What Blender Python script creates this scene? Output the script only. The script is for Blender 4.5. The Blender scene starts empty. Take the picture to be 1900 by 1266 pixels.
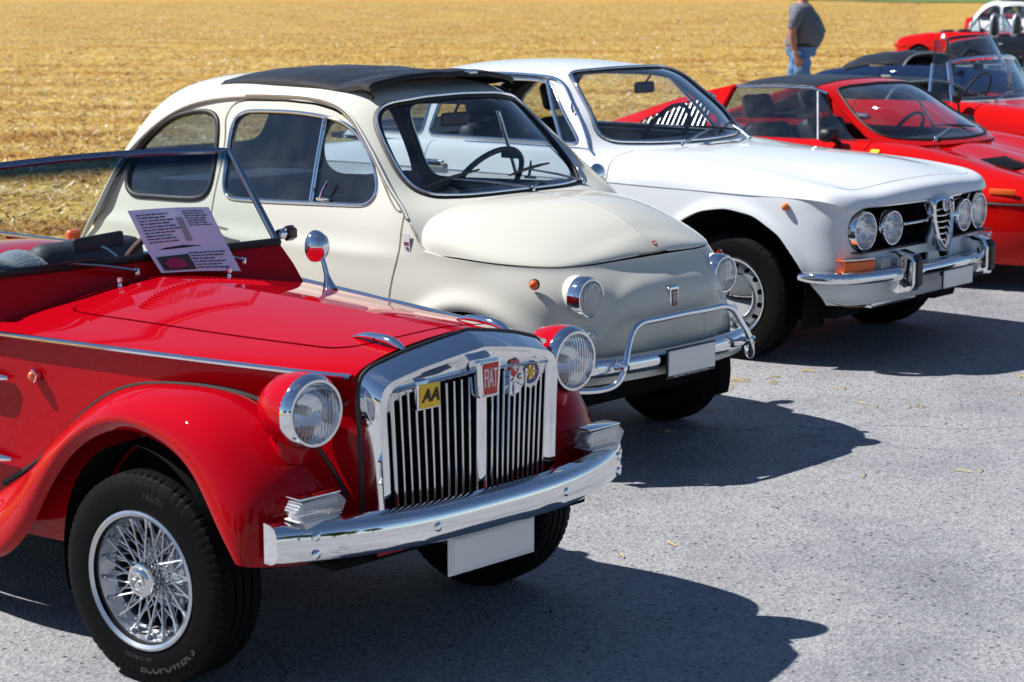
import bpy, bmesh, math, random
import numpy as np
from math import sin, cos, pi, radians
from mathutils import Vector, Matrix

random.seed(7); rng = np.random.default_rng(7)
sc = bpy.context.scene
COL = sc.collection

# ---------------------------------------------------------------- camera, sky, sun, exposure
cam = bpy.data.cameras.new('camera'); camo = bpy.data.objects.new('camera', cam); COL.objects.link(camo)
cam.sensor_width = 36.0; cam.lens = 3658.64/1900*36.0
cam.clip_start = 0.1; cam.clip_end = 3000
camo.location = (0, 0, 1.764); camo.rotation_euler = (radians(90-10.194), 0, 0)
cam.dof.use_dof = True; cam.dof.focus_distance = 6.5; cam.dof.aperture_fstop = 6.8
sc.camera = camo
sc.view_settings.view_transform = 'Standard'; sc.view_settings.look = 'None'
sc.view_settings.gamma = 1.0; sc.view_settings.use_curve_mapping = False
sc.view_settings.exposure = 0.55

SUNV = Vector((-.826, .110, 1.0)).normalized()      # towards the sun
world = bpy.data.worlds.new('World'); sc.world = world; world.use_nodes = True
_nt = world.node_tree; _nt.nodes.clear()
_sky = _nt.nodes.new('ShaderNodeTexSky'); _sky.sky_type = 'NISHITA'; _sky.sun_disc = False
_sky.sun_elevation = math.asin(SUNV.z); _sky.sun_rotation = math.atan2(SUNV.x, SUNV.y)
_sky.air_density = 1.0; _sky.dust_density = .15; _sky.ozone_density = 4.0; _sky.altitude = 1200
_bg = _nt.nodes.new('ShaderNodeBackground'); _bg.inputs[1].default_value = 0.068
_wo = _nt.nodes.new('ShaderNodeOutputWorld')
# thin fair-weather cloud streaks (the bonnets mirror them)
_tc = _nt.nodes.new('ShaderNodeTexCoord'); _sx = _nt.nodes.new('ShaderNodeSeparateXYZ'); _nt.links.new(_tc.outputs['Generated'], _sx.inputs[0])
_mz = _nt.nodes.new('ShaderNodeMath'); _mz.operation = 'MAXIMUM'; _mz.inputs[1].default_value = .06; _nt.links.new(_sx.outputs['Z'], _mz.inputs[0])
_dv = _nt.nodes.new('ShaderNodeVectorMath'); _dv.operation = 'DIVIDE'; _cz = _nt.nodes.new('ShaderNodeCombineXYZ')
for _i in range(3): _nt.links.new(_mz.outputs[0], _cz.inputs[_i])
_nt.links.new(_tc.outputs['Generated'], _dv.inputs[0]); _nt.links.new(_cz.outputs[0], _dv.inputs[1])
_mp = _nt.nodes.new('ShaderNodeMapping'); _mp.inputs['Scale'].default_value = (.55, 1.5, 0); _mp.inputs['Rotation'].default_value = (0, 0, .6); _nt.links.new(_dv.outputs[0], _mp.inputs[0])
_nz = _nt.nodes.new('ShaderNodeTexNoise'); _nz.inputs['Scale'].default_value = 1.3; _nz.inputs['Detail'].default_value = 8; _nz.inputs['Roughness'].default_value = .6; _nt.links.new(_mp.outputs[0], _nz.inputs['Vector'])
_mr = _nt.nodes.new('ShaderNodeMapRange'); _mr.interpolation_type = 'SMOOTHSTEP'; _mr.inputs[1].default_value = .54; _mr.inputs[2].default_value = .78; _mr.inputs[4].default_value = .28; _nt.links.new(_nz.outputs['Fac'], _mr.inputs[0])
_cm = _nt.nodes.new('ShaderNodeMix'); _cm.data_type = 'RGBA'; _cm.inputs['B'].default_value = (9.5, 9.8, 10.3, 1); _nt.links.new(_mr.outputs[0], _cm.inputs['Factor']); _nt.links.new(_sky.outputs[0], _cm.inputs['A'])
_nt.links.new(_cm.outputs['Result'], _bg.inputs[0]); _nt.links.new(_bg.outputs[0], _wo.inputs[0])
_sl = bpy.data.lights.new('sun', 'SUN'); _sl.energy = 5.0; _sl.angle = radians(.53); _sl.color = (1, .975, .93)
_so = bpy.data.objects.new('sun', _sl); COL.objects.link(_so)
_so.rotation_euler = (-SUNV).to_track_quat('-Z', 'Y').to_euler()
sc.cycles.max_bounces = 10; sc.cycles.transparent_max_bounces = 24; sc.cycles.caustics_reflective = False; sc.cycles.caustics_refractive = False

# ---------------------------------------------------------------- materials
MATS = {}
def nmat(name):
    m = bpy.data.materials.new(name); m.use_nodes = True; m.node_tree.nodes.clear()
    return m, m.node_tree.nodes, m.node_tree.links
def pbr(name, col, rough=.5, metal=0., coat=0., spec=.5, bump=None, var=None, sheen=0., coatr=.02, emit=None):
    """bump=(scale,strength,dist[,detail]) ; var=(scale,amount) colour variation"""
    if name in MATS: return MATS[name]
    m, N, L = nmat(name)
    b = N.new('ShaderNodeBsdfPrincipled'); o = N.new('ShaderNodeOutputMaterial'); L.new(b.outputs[0], o.inputs[0])
    b.inputs['Base Color'].default_value = (*col, 1); b.inputs['Roughness'].default_value = rough
    b.inputs['Metallic'].default_value = metal; b.inputs['Coat Weight'].default_value = coat
    b.inputs['Coat Roughness'].default_value = coatr; b.inputs['Specular IOR Level'].default_value = spec
    b.inputs['Coat IOR'].default_value = 1.30
    b.inputs['Sheen Weight'].default_value = sheen
    tc = N.new('ShaderNodeTexCoord')
    if bump:
        n = N.new('ShaderNodeTexNoise'); n.inputs['Scale'].default_value = bump[0]; n.inputs['Detail'].default_value = bump[3] if len(bump) > 3 else 3
        L.new(tc.outputs['Object'], n.inputs['Vector'])
        bp_ = N.new('ShaderNodeBump'); bp_.inputs['Strength'].default_value = bump[1]; bp_.inputs['Distance'].default_value = bump[2]
        L.new(n.outputs['Fac'], bp_.inputs['Height']); L.new(bp_.outputs[0], b.inputs['Normal'])
        if coat: L.new(bp_.outputs[0], b.inputs['Coat Normal'])
    if var:
        n2 = N.new('ShaderNodeTexNoise'); n2.inputs['Scale'].default_value = var[0]; n2.inputs['Detail'].default_value = 6
        L.new(tc.outputs['Object'], n2.inputs['Vector'])
        mx = N.new('ShaderNodeMix'); mx.data_type = 'RGBA'
        mx.inputs['A'].default_value = (*[c*(1-var[1]) for c in col], 1); mx.inputs['B'].default_value = (*[min(1, c*(1+var[1])) for c in col], 1)
        L.new(n2.outputs['Fac'], mx.inputs['Factor']); L.new(mx.outputs['Result'], b.inputs['Base Color'])
        rr = N.new('ShaderNodeMapRange'); rr.inputs['To Min'].default_value = rough*.75; rr.inputs['To Max'].default_value = min(1, rough*1.3)
        L.new(n2.outputs['Fac'], rr.inputs['Value']); L.new(rr.outputs[0], b.inputs['Roughness'])
    MATS[name] = m; return m
def paint(name, col): return pbr(name, col, .55, 0, 1.0, .0, bump=(2.2, .10, .004, 2), var=(1.7, .03), coatr=.012)
def fres(N, L, nrm=None):
    """two-sided Schlick reflectance for thin sheets of glass"""
    w = N.new('ShaderNodeLayerWeight'); w.inputs[0].default_value = .5
    if nrm is not None: L.new(nrm, w.inputs['Normal'])
    p = N.new('ShaderNodeMath'); p.operation = 'POWER'; p.inputs[1].default_value = 5; L.new(w.outputs['Facing'], p.inputs[0])
    m = N.new('ShaderNodeMath'); m.operation = 'MULTIPLY_ADD'; m.inputs[1].default_value = .95; m.inputs[2].default_value = .045; L.new(p.outputs[0], m.inputs[0]); return m
def glass(name, tint=(.93, .96, .97), refl=1.0, dust=.0):
    if name in MATS: return MATS[name]
    m, N, L = nmat(name); o = N.new('ShaderNodeOutputMaterial')
    t = N.new('ShaderNodeBsdfTransparent'); t.inputs[0].default_value = (*tint, 1)
    g = N.new('ShaderNodeBsdfGlossy'); g.inputs['Roughness'].default_value = .01; g.inputs['Color'].default_value = (.95, .97, 1, 1)
    f = fres(N, L); mu = N.new('ShaderNodeMath'); mu.operation = 'MULTIPLY'; mu.use_clamp = True; mu.inputs[1].default_value = 1.7*refl; L.new(f.outputs[0], mu.inputs[0])
    mx = N.new('ShaderNodeMixShader'); L.new(mu.outputs[0], mx.inputs[0]); L.new(t.outputs[0], mx.inputs[1]); L.new(g.outputs[0], mx.inputs[2])
    out = mx
    if dust:
        d = N.new('ShaderNodeBsdfDiffuse'); d.inputs[0].default_value = (.6, .6, .58, 1)
        n = N.new('ShaderNodeTexNoise'); n.inputs['Scale'].default_value = 5; n.inputs['Detail'].default_value = 8
        tc = N.new('ShaderNodeTexCoord'); L.new(tc.outputs['Object'], n.inputs['Vector'])
        mr = N.new('ShaderNodeMapRange'); mr.inputs[1].default_value = .4; mr.inputs[2].default_value = .8; mr.inputs[4].default_value = dust
        L.new(n.outputs['Fac'], mr.inputs[0])
        m2 = N.new('ShaderNodeMixShader'); L.new(mr.outputs[0], m2.inputs[0]); L.new(mx.outputs[0], m2.inputs[1]); L.new(d.outputs[0], m2.inputs[2]); out = m2
    L.new(out.outputs[0], o.inputs[0]); MATS[name] = m; return m
def lensmat(name, tint=(.95, .97, 1), milk=.10, ribs=30., col=(.85, .9, 1)):
    if name in MATS: return MATS[name]
    m, N, L = nmat(name); o = N.new('ShaderNodeOutputMaterial')
    tc = N.new('ShaderNodeTexCoord'); w = N.new('ShaderNodeTexWave'); w.wave_type = 'BANDS'; w.bands_direction = 'Y'
    w.inputs['Scale'].default_value = ribs; w.inputs['Distortion'].default_value = 1.5; w.inputs['Detail'].default_value = 2; w.inputs['Detail Scale'].default_value = .4
    L.new(tc.outputs['Object'], w.inputs['Vector'])
    b = N.new('ShaderNodeBump'); b.inputs['Strength'].default_value = .7; b.inputs['Distance'].default_value = .004; L.new(w.outputs['Fac'], b.inputs['Height'])
    t = N.new('ShaderNodeBsdfTransparent'); t.inputs[0].default_value = (*tint, 1)
    g = N.new('ShaderNodeBsdfGlossy'); g.inputs['Roughness'].default_value = .03; L.new(b.outputs[0], g.inputs['Normal'])
    d = N.new('ShaderNodeBsdfPrincipled'); d.inputs['Base Color'].default_value = (*col, 1); d.inputs['Roughness'].default_value = .15; L.new(b.outputs[0], d.inputs['Normal'])
    f = fres(N, L, b.outputs[0])
    mu = N.new('ShaderNodeMath'); mu.operation = 'MULTIPLY_ADD'; mu.use_clamp = True; mu.inputs[1].default_value = 1.3; mu.inputs[2].default_value = .10; L.new(f.outputs[0], mu.inputs[0])
    mx = N.new('ShaderNodeMixShader'); L.new(mu.outputs[0], mx.inputs[0]); L.new(t.outputs[0], mx.inputs[1]); L.new(g.outputs[0], mx.inputs[2])
    wm = N.new('ShaderNodeMath'); wm.operation = 'MULTIPLY'; wm.inputs[1].default_value = milk*2; L.new(w.outputs['Fac'], wm.inputs[0])
    m2 = N.new('ShaderNodeMixShader'); L.new(wm.outputs[0], m2.inputs[0]); L.new(mx.outputs[0], m2.inputs[1]); L.new(d.outputs[0], m2.inputs[2])
    L.new(m2.outputs[0], o.inputs[0]); MATS[name] = m; return m

CHROME = pbr('chrome', (.82, .83, .85), .045, 1.0, bump=(6, .05, .004, 2))
CHROME2 = pbr('chrome_worn', (.70, .70, .72), .13, 1.0, bump=(12, .06, .004, 3), var=(9, .1))
ALU = pbr('alloy', (.62, .64, .68), .30, 1.0, var=(20, .1))
SILVER = pbr('silver_paint', (.48, .5, .53), .35, .6, var=(14, .08))
RUBBER = pbr('rubber_black', (.012, .012, .013), .55, bump=(60, .1, .001))
TYRE = pbr('tyre_rubber', (.0045, .0045, .005), .60, spec=.08, bump=(70, .22, .002, 5), var=(8, .35))
TREAD = pbr('tyre_tread', (.035, .035, .038), .75, bump=(90, .25, .002, 5), var=(10, .3))
BLACK = pbr('black_satin', (.008, .008, .009), .5)
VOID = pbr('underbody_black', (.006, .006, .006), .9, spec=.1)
PLATE = pbr('plate_grey', (.86, .84, .79), .6, var=(30, .03))
WHITEP = pbr('plate_white', (.78, .78, .78), .35)
AMBER = pbr('amber_lens', (.72, .12, .004), .3, coat=.15, bump=(120, .3, .001))
ORANGE = pbr('orange_lens', (.8, .12, .02), .15, coat=1, bump=(90, .4, .002))
REFL = pbr('lamp_reflector', (.80, .82, .86), .10, 1.0, bump=(40, .15, .004))
LENS = lensmat('lamp_lens')
GLASS = glass('car_glass', dust=.05)
GLASSD = glass('car_glass_tinted', (.62, .70, .74), 1.1, dust=.05)
VINYL = pbr('black_vinyl', (.014, .014, .018), .38, bump=(160, .25, .001, 4), var=(6, .2))
SEATB = pbr('seat_dark', (.03, .032, .04), .6, bump=(200, .2, .001))

# ---------------------------------------------------------------- geometry helpers
def nspl(t, P, q):
    """natural cubic spline through P (m,...) at knots t, evaluated at q"""
    t = np.asarray(t, float); P = np.asarray(P, float); m = len(t); q = np.asarray(q, float)
    if m == 2:
        w = ((q-t[0])/(t[1]-t[0])).reshape((-1,)+(1,)*(P.ndim-1)); return P[0]*(1-w)+P[1]*w
    h = np.diff(t); A = np.eye(m); B = np.zeros_like(P)
    for i in range(1, m-1):
        A[i, i-1] = h[i-1]; A[i, i] = 2*(h[i-1]+h[i]); A[i, i+1] = h[i]
        B[i] = 6*((P[i+1]-P[i])/h[i]-(P[i]-P[i-1])/h[i-1])
    M2 = np.linalg.solve(A, B.reshape(m, -1)).reshape(P.shape)
    k = np.clip(np.searchsorted(t, q, side='right')-1, 0, m-2); hk = h[k]; sh = (-1,)+(1,)*(P.ndim-1)
    a = ((t[k+1]-q)/hk).reshape(sh); b = ((q-t[k])/hk).reshape(sh); hh = (hk**2/6).reshape(sh)
    return a*P[k]+b*P[k+1]+((a**3-a)*M2[k]+(b**3-b)*M2[k+1])*hh
def curve(P, n, closed=False):
    P = np.asarray(P, float)
    if closed:
        m = len(P); P = np.concatenate([P[-3:], P, P[:4]])
        d = np.sqrt((np.diff(P, axis=0)**2).sum(1)); t = np.r_[0, np.cumsum(np.sqrt(d+1e-9))]
        return nspl(t, P, np.linspace(t[3], t[3+m], n, endpoint=False))
    d = np.sqrt((np.diff(P, axis=0)**2).sum(1)); t = np.r_[0, np.cumsum(d+1e-9)]
    return nspl(t, P, np.linspace(0, t[-1], n))
def itp(xs, ys): 
    xs = np.array(xs, float); ys = np.array(ys, float); o = np.argsort(xs); xs = xs[o]; ys = ys[o]
    return lambda x: nspl(xs, ys, np.clip(np.atleast_1d(np.asarray(x, float)), xs[0], xs[-1])).reshape(np.shape(x)) if np.ndim(x) else float(nspl(xs, ys, np.clip([x], xs[0], xs[-1]))[0])
def lin(xs, ys): return lambda x: np.interp(x, xs, ys)

class Me:
    def __init__(s, V, T, N=None):
        s.V = np.asarray(V, float).reshape(-1, 3); s.T = np.asarray(T, int).reshape(-1, 3); s.N = N if N is not None else vnorm(s.V, s.T)
    def clip(s, g):
        """g per-vertex scalar -> (part g<0, part g>=0)"""
        g = np.asarray(g, float).copy(); g[np.abs(g) < 1e-6] = 1e-6
        tg = g[s.T] > 0; c = tg.sum(1); res = []
        cross = s.T[(c == 1) | (c == 2)]
        extraV = []; extraN = []; cache = {}; nb = len(s.V); neg = []; pos = []
        def mid(a, b):
            k = (a, b) if a < b else (b, a)
            if k not in cache:
                w = g[a]/(g[a]-g[b]); extraV.append(s.V[a]*(1-w)+s.V[b]*w); n = s.N[a]*(1-w)+s.N[b]*w
                extraN.append(n/(np.linalg.norm(n)+1e-12)); cache[k] = nb+len(extraV)-1
            return cache[k]
        for tri in cross:
            p = [g[i] > 0 for i in tri]; lone = p.index(True) if sum(p) == 1 else p.index(False)
            a, b, cc = tri[lone], tri[(lone+1) % 3], tri[(lone+2) % 3]
            ab = mid(a, b); ac = mid(a, cc)
            one = [(a, ab, ac)]; two = [(ab, b, cc), (ab, cc, ac)]
            if p[lone]: pos += one; neg += two
            else: neg += one; pos += two
        V = np.concatenate([s.V, np.array(extraV).reshape(-1, 3)]); N = np.concatenate([s.N, np.array(extraN).reshape(-1, 3)])
        Tn = np.concatenate([s.T[c == 0], np.array(neg, int).reshape(-1, 3)]); Tp = np.concatenate([s.T[c == 3], np.array(pos, int).reshape(-1, 3)])
        return Me(V, Tn, N).clean(), Me(V, Tp, N).clean()
    def clean(s):
        u, inv = np.unique(s.T, return_inverse=True) if len(s.T) else (np.array([], int), np.array([], int))
        return Me(s.V[u], inv.reshape(-1, 3), s.N[u])
    def off(s, d): return Me(s.V+s.N*d, s.T, s.N)
    def flip(s): return Me(s.V, s.T[:, ::-1], -s.N)
    def mir(s): return Me(s.V*[1, -1, 1], s.T[:, ::-1], s.N*[1, -1, 1])
    def __add__(s, o): return Me(np.r_[s.V, o.V], np.r_[s.T, o.T+len(s.V)], np.r_[s.N, o.N])
    def bedges(s):
        e = np.concatenate([s.T[:, [0, 1]], s.T[:, [1, 2]], s.T[:, [2, 0]]]); k = np.sort(e, 1)
        _, inv, cnt = np.unique(k, axis=0, return_inverse=True, return_counts=True)
        return e[cnt[inv.ravel()] == 1]
    def loops(s, minlen=8):
        nx = {}
        for a, b in s.bedges(): nx.setdefault(int(a), []).append(int(b))
        out = []
        while nx:
            a = next(iter(nx)); L = [a]
            while L[-1] in nx:
                c = nx[L[-1]]; b = c.pop()
                if not c: del nx[L[-1]]
                if b == L[0]: break
                L.append(b)
            if len(L) >= minlen: out.append(L)
        return out
    def weld(s, tol=1e-5):
        k = np.round(s.V/tol).astype(np.int64); _, ix, inv = np.unique(k, axis=0, return_index=True, return_inverse=True)
        T = inv.ravel()[s.T]; ok = (T[:, 0] != T[:, 1]) & (T[:, 1] != T[:, 2]) & (T[:, 0] != T[:, 2])
        N = np.zeros((len(ix), 3)); np.add.at(N, inv.ravel(), s.N); N /= np.linalg.norm(N, axis=1, keepdims=True)+1e-12
        return Me(s.V[ix], T[ok], N)
    def flange(s, d=.012):
        """turn every open edge inwards so panels have thickness"""
        e = s.bedges(); 
        if not len(e): return s
        n = len(s.V); idx = np.unique(e); mp = {v: n+i for i, v in enumerate(idx)}
        Vx = s.V[idx]-s.N[idx]*d; T = []
        for a, b in e: T += [(b, a, mp[a]), (b, mp[a], mp[b])]
        V = np.r_[s.V, Vx]; T = np.array(T)
        # separate verts for the flange so that the normals stay crisp
        f = Me(V, T).clean(); f.N = vnorm(f.V, f.T)
        return s+f
def vnorm(V, T):
    n = np.cross(V[T[:, 1]]-V[T[:, 0]], V[T[:, 2]]-V[T[:, 0]]); N = np.zeros_like(V)
    for i in range(3): np.add.at(N, T[:, i], n)
    return N/(np.linalg.norm(N, axis=1, keepdims=True)+1e-12)
def gridT(nv, nu, cu=False, cv=False):
    i, j = np.meshgrid(np.arange(nv if cv else nv-1), np.arange(nu if cu else nu-1), indexing='ij')
    a = i*nu+j; b = i*nu+(j+1) % nu; c = ((i+1) % nv)*nu+(j+1) % nu; d = ((i+1) % nv)*nu+j
    return np.concatenate([np.stack([a, b, c], -1).reshape(-1, 3), np.stack([a, c, d], -1).reshape(-1, 3)])
def surf(G, nu, nv, flip=False):
    """smooth surface through a control grid G[rows][cols] of points"""
    G = np.asarray(G, float)
    tu = np.r_[0, np.cumsum(np.sqrt((np.diff(G, axis=1)**2).sum(2)).mean(0)+1e-6)]
    tv = np.r_[0, np.cumsum(np.sqrt((np.diff(G, axis=0)**2).sum(2)).mean(1)+1e-6)]
    A = nspl(tu, G.transpose(1, 0, 2), np.linspace(0, tu[-1], nu)).transpose(1, 0, 2)
    B = nspl(tv, A, np.linspace(0, tv[-1], nv))
    T = gridT(nv, nu)
    if flip: T = T[:, ::-1]
    return Me(B.reshape(-1, 3), T)
def loft(rows, flip=False, cu=False, cv=False):
    R = np.asarray(rows, float); T = gridT(R.shape[0], R.shape[1], cu, cv)
    return Me(R.reshape(-1, 3), T[:, ::-1] if flip else T)
def sdpoly(p, poly):
    """signed distance (neg inside) of points p (n,2) to polygon"""
    p = np.asarray(p, float); poly = np.asarray(poly, float); a = poly; b = np.roll(poly, -1, 0)
    d = np.full(len(p), 1e9); s = np.ones(len(p))
    for i in range(len(a)):
        e = b[i]-a[i]; w = p-a[i]; t = np.clip((w@e)/(e@e+1e-12), 0, 1); r = w-t[:, None]*e
        d = np.minimum(d, (r**2).sum(1))
        c1 = p[:, 1] >= a[i, 1]; c2 = p[:, 1] < b[i, 1]; c3 = e[0]*w[:, 1] > e[1]*w[:, 0]
        fl = (c1 & c2 & c3) | (~c1 & ~c2 & ~c3); s[fl] *= -1
    return s*np.sqrt(d)
def rpoly(P, r, n=8):
    """polygon with rounded corners; r scalar or list"""
    P = np.asarray(P, float); out = []; m = len(P); r = [r]*m if np.isscalar(r) else r
    for i in range(m):
        p = P[i]; a = P[i-1]-p; b = P[(i+1) % m]-p; la = np.linalg.norm(a); lb = np.linalg.norm(b); a = a/la; b = b/lb
        ang = math.acos(max(-1, min(1, a@b))); k = min(r[i]/math.tan(ang/2), la*.49, lb*.49)
        for t in np.linspace(0, 1, n): 
            out.append((1-t)**2*(p+a*k)+2*t*(1-t)*p+t*t*(p+b*k))
    return np.array(out)
def tube(path, r, n=10, closed=False, flat=1., up=(0, 0, 1), caps=True):
    P = np.asarray(path, float); m = len(P); R = np.full(m, r) if np.isscalar(r) else np.asarray(r, float)
    tg = (np.roll(P, -1, 0)-np.roll(P, 1, 0)) if closed else np.gradient(P, axis=0)
    tg /= np.linalg.norm(tg, axis=1, keepdims=True)+1e-12
    u = np.array(up, float); rows = []
    nrm = u-tg[0]*(u@tg[0])
    if np.linalg.norm(nrm) < 1e-3: nrm = np.array([1., .3, .2])-tg[0]*tg[0][0]
    for i in range(m):
        nrm = nrm-tg[i]*(nrm@tg[i]); nrm /= np.linalg.norm(nrm)+1e-12; bn = np.cross(tg[i], nrm)
        a = np.arange(n)*2*pi/n
        rows.append(P[i]+R[i]*(np.cos(a)[:, None]*nrm*flat+np.sin(a)[:, None]*bn))
    me = loft(rows, cu=True, cv=closed)
    if caps and not closed:
        k = len(me.V); V = np.r_[me.V, [P[0]], [P[-1]]]; T = list(me.T); l0 = (m-1)*n
        T += [(k, (i+1) % n, i) for i in range(n)]+[(k+1, l0+i, l0+(i+1) % n) for i in range(n)]
        me = Me(V, T)
    return me
def lathe(prof, n=32, axis='x', c=(0, 0, 0), arc=None):
    """prof [(h,r)] revolved around axis"""
    pr = np.asarray(prof, float); a = np.arange(n)*2*pi/n
    h = pr[:, 0][:, None]+0*a; x = pr[:, 1][:, None]*np.cos(a); y = pr[:, 1][:, None]*np.sin(a)
    S = {'x': (h, x, y), 'y': (y, h, x), 'z': (x, y, h)}[axis]
    return Me(np.stack(S, -1).reshape(-1, 3)+np.array(c), gridT(len(pr), n, cu=True)[:, ::-1]).weld()
def boxm(sx, sy, sz, c=(0, 0, 0), bev=.0, seg=2):
    bm = bmesh.new(); bmesh.ops.create_cube(bm, size=1); bmesh.ops.scale(bm, vec=(sx, sy, sz), verts=bm.verts)
    if bev: bmesh.ops.bevel(bm, geom=bm.edges[:], offset=bev, segments=seg, profile=.5, affect='EDGES')
    return frombm(bm).mv(c)
def frombm(bm):
    bmesh.ops.triangulate(bm, faces=bm.faces[:]); bm.verts.ensure_lookup_table()
    V = [v.co[:] for v in bm.verts]; T = [[v.index for v in f.verts] for f in bm.faces]; bm.free(); return Me(V, T)
def prism(poly, d, axis='x', bev=0., c=(0, 0, 0)):
    """extrude polygon; poly given in the two other axes (x:(y,z), y:(x,z), z:(x,y)); spans 0..d along axis"""
    poly = np.asarray(poly, float); bm = bmesh.new()
    def p3(p, h): return {'x': (h, p[0], p[1]), 'y': (p[0], h, p[1]), 'z': (p[0], p[1], h)}[axis]
    vs = [bm.verts.new(p3(p, 0)) for p in poly]; f = bm.faces.new(vs)
    r = bmesh.ops.extrude_face_region(bm, geom=[f]); ev = [g for g in r['geom'] if isinstance(g, bmesh.types.BMVert)]
    bmesh.ops.translate(bm, verts=ev, vec=p3((0, 0), d)); bmesh.ops.recalc_face_normals(bm, faces=bm.faces[:])
    if bev:
        ed = [e for e in bm.edges if len(e.link_faces) == 2 and e.calc_face_angle(0) > .6]
        bmesh.ops.bevel(bm, geom=ed, offset=bev, segments=2, profile=.5, affect='EDGES')
    return frombm(bm).mv(c)
def sweep_ring(loop, N, rad, up, n=8, sx=1., closed=True):
    """bead along a loop lying on a surface with normals N: half-round, raised by rad*up"""
    P = np.asarray(loop); tg = np.roll(P, -1, 0)-np.roll(P, 1, 0)
    if not closed: tg[0] = P[1]-P[0]; tg[-1] = P[-1]-P[-2]
    tg /= np.linalg.norm(tg, axis=1, keepdims=True)+1e-12; B = np.cross(tg, N); B /= np.linalg.norm(B, axis=1, keepdims=True)+1e-12
    rows = []
    for k in range(n):
        a = 2*pi*k/n; rows.append(P+B*rad*sx*cos(a)+N*rad*(sin(a)*up))
    R = np.array(rows).transpose(1, 0, 2)
    return loft(R, cu=True, cv=closed)
def smooth_loop(P, n, k=2, closed=True):
    P = np.asarray(P, float)
    Q = np.r_[P, P[:1]] if closed else P
    d = np.r_[0, np.cumsum(np.linalg.norm(np.diff(Q, axis=0), axis=1))]
    q = np.linspace(0, d[-1], n, endpoint=not closed); S = np.stack([np.interp(q, d, Q[:, i]) for i in range(Q.shape[1])], 1)
    for _ in range(k):
        if closed: S = (np.roll(S, 1, 0)+2*S+np.roll(S, -1, 0))/4
        else: S[1:-1] = (S[:-2]+2*S[1:-1]+S[2:])/4
    return S
def _mv(s, t): return Me(s.V+np.array(t), s.T, s.N)
def _rot(s, ax, a, c=(0, 0, 0)):
    R = np.array(Matrix.Rotation(a, 3, ax)); c = np.array(c); return Me((s.V-c)@R.T+c, s.T, s.N@R.T)
def _scl(s, v): 
    v = np.array(v, float); T = s.T[:, ::-1] if np.prod(v) < 0 else s.T; return Me(s.V*v, T)
Me.mv = _mv; Me.rot = _rot; Me.scl = _scl
def mesh(me, mat, cn=False, ang=40, name='m'):
    m = bpy.data.meshes.new(name); V = me.V; T = me.T
    m.vertices.add(len(V)); m.vertices.foreach_set('co', V.astype(np.float32).ravel())
    m.loops.add(len(T)*3); m.loops.foreach_set('vertex_index', T.astype(np.int32).ravel())
    m.polygons.add(len(T)); m.polygons.foreach_set('loop_start', np.arange(0, len(T)*3, 3, dtype=np.int32)); m.polygons.foreach_set('loop_total', np.full(len(T), 3, np.int32))
    m.update(calc_edges=True); m.validate(); m.materials.append(mat)
    m.polygons.foreach_set('use_smooth', np.ones(len(m.polygons), bool))
    if cn and len(m.vertices) == len(me.N): m.normals_split_custom_set_from_vertices([tuple(n) for n in me.N])
    else: m.set_sharp_from_angle(angle=radians(ang))
    m.update(); return m
def ob(name, me, mat, parent=None, cn=False, ang=40, loc=None, rot=None, label=None):
    d = me if isinstance(me, bpy.types.Mesh) else mesh(me, mat, cn, ang, name)
    o = bpy.data.objects.new(name, d); COL.objects.link(o)
    if parent is not None: o.parent = parent
    if loc is not None: o.location = loc
    if rot is not None: o.rotation_euler = rot
    if label: o['label'] = label
    return o
def thing(name, label, cat, loc=(0, 0, 0), rz=0., group=None):
    o = bpy.data.objects.new(name, None); COL.objects.link(o); o.location = loc; o.rotation_euler = (0, 0, rz); o.empty_display_size = .2
    o['label'] = label; o['category'] = cat
    if group: o['group'] = group
    return o
def text(s, size, depth=.001, align='CENTER', shear=0., sx=1., bold=0.):
    """extruded lettering in local x (reading), y (up); returns Me facing +z"""
    c = bpy.data.curves.new('t', 'FONT'); c.body = s; c.size = size; c.extrude = depth/2; c.align_x = align; c.align_y = 'CENTER'; c.shear = shear; c.offset = bold; c.resolution_u = 3
    o = bpy.data.objects.new('t', c); COL.objects.link(o); bpy.context.view_layer.update()
    dg = bpy.context.evaluated_depsgraph_get(); m = o.evaluated_get(dg).to_mesh(); m.calc_loop_triangles()
    V = np.array([v.co[:] for v in m.vertices]).reshape(-1, 3); T = np.array([t.vertices[:] for t in m.loop_triangles]).reshape(-1, 3)
    o.evaluated_get(dg).to_mesh_clear(); bpy.data.objects.remove(o); bpy.data.curves.remove(c)
    V[:, 0] *= sx; return Me(V, T)
def place(me, o, ex, ey):
    """map local x,y,z of a flat Me to axes ex,ey,ex x ey at o"""
    ex = np.array(ex, float); ex /= np.linalg.norm(ex); ey = np.array(ey, float); ey -= ex*(ey@ex); ey /= np.linalg.norm(ey); ez = np.cross(ex, ey)
    R = np.stack([ex, ey, ez], 1); return Me(me.V@R.T+np.array(o), me.T)
FRONT = dict(ex=(0, 1, 0), ey=(0, 0, 1))      # lettering on a car's front reads left to right along +y
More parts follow.
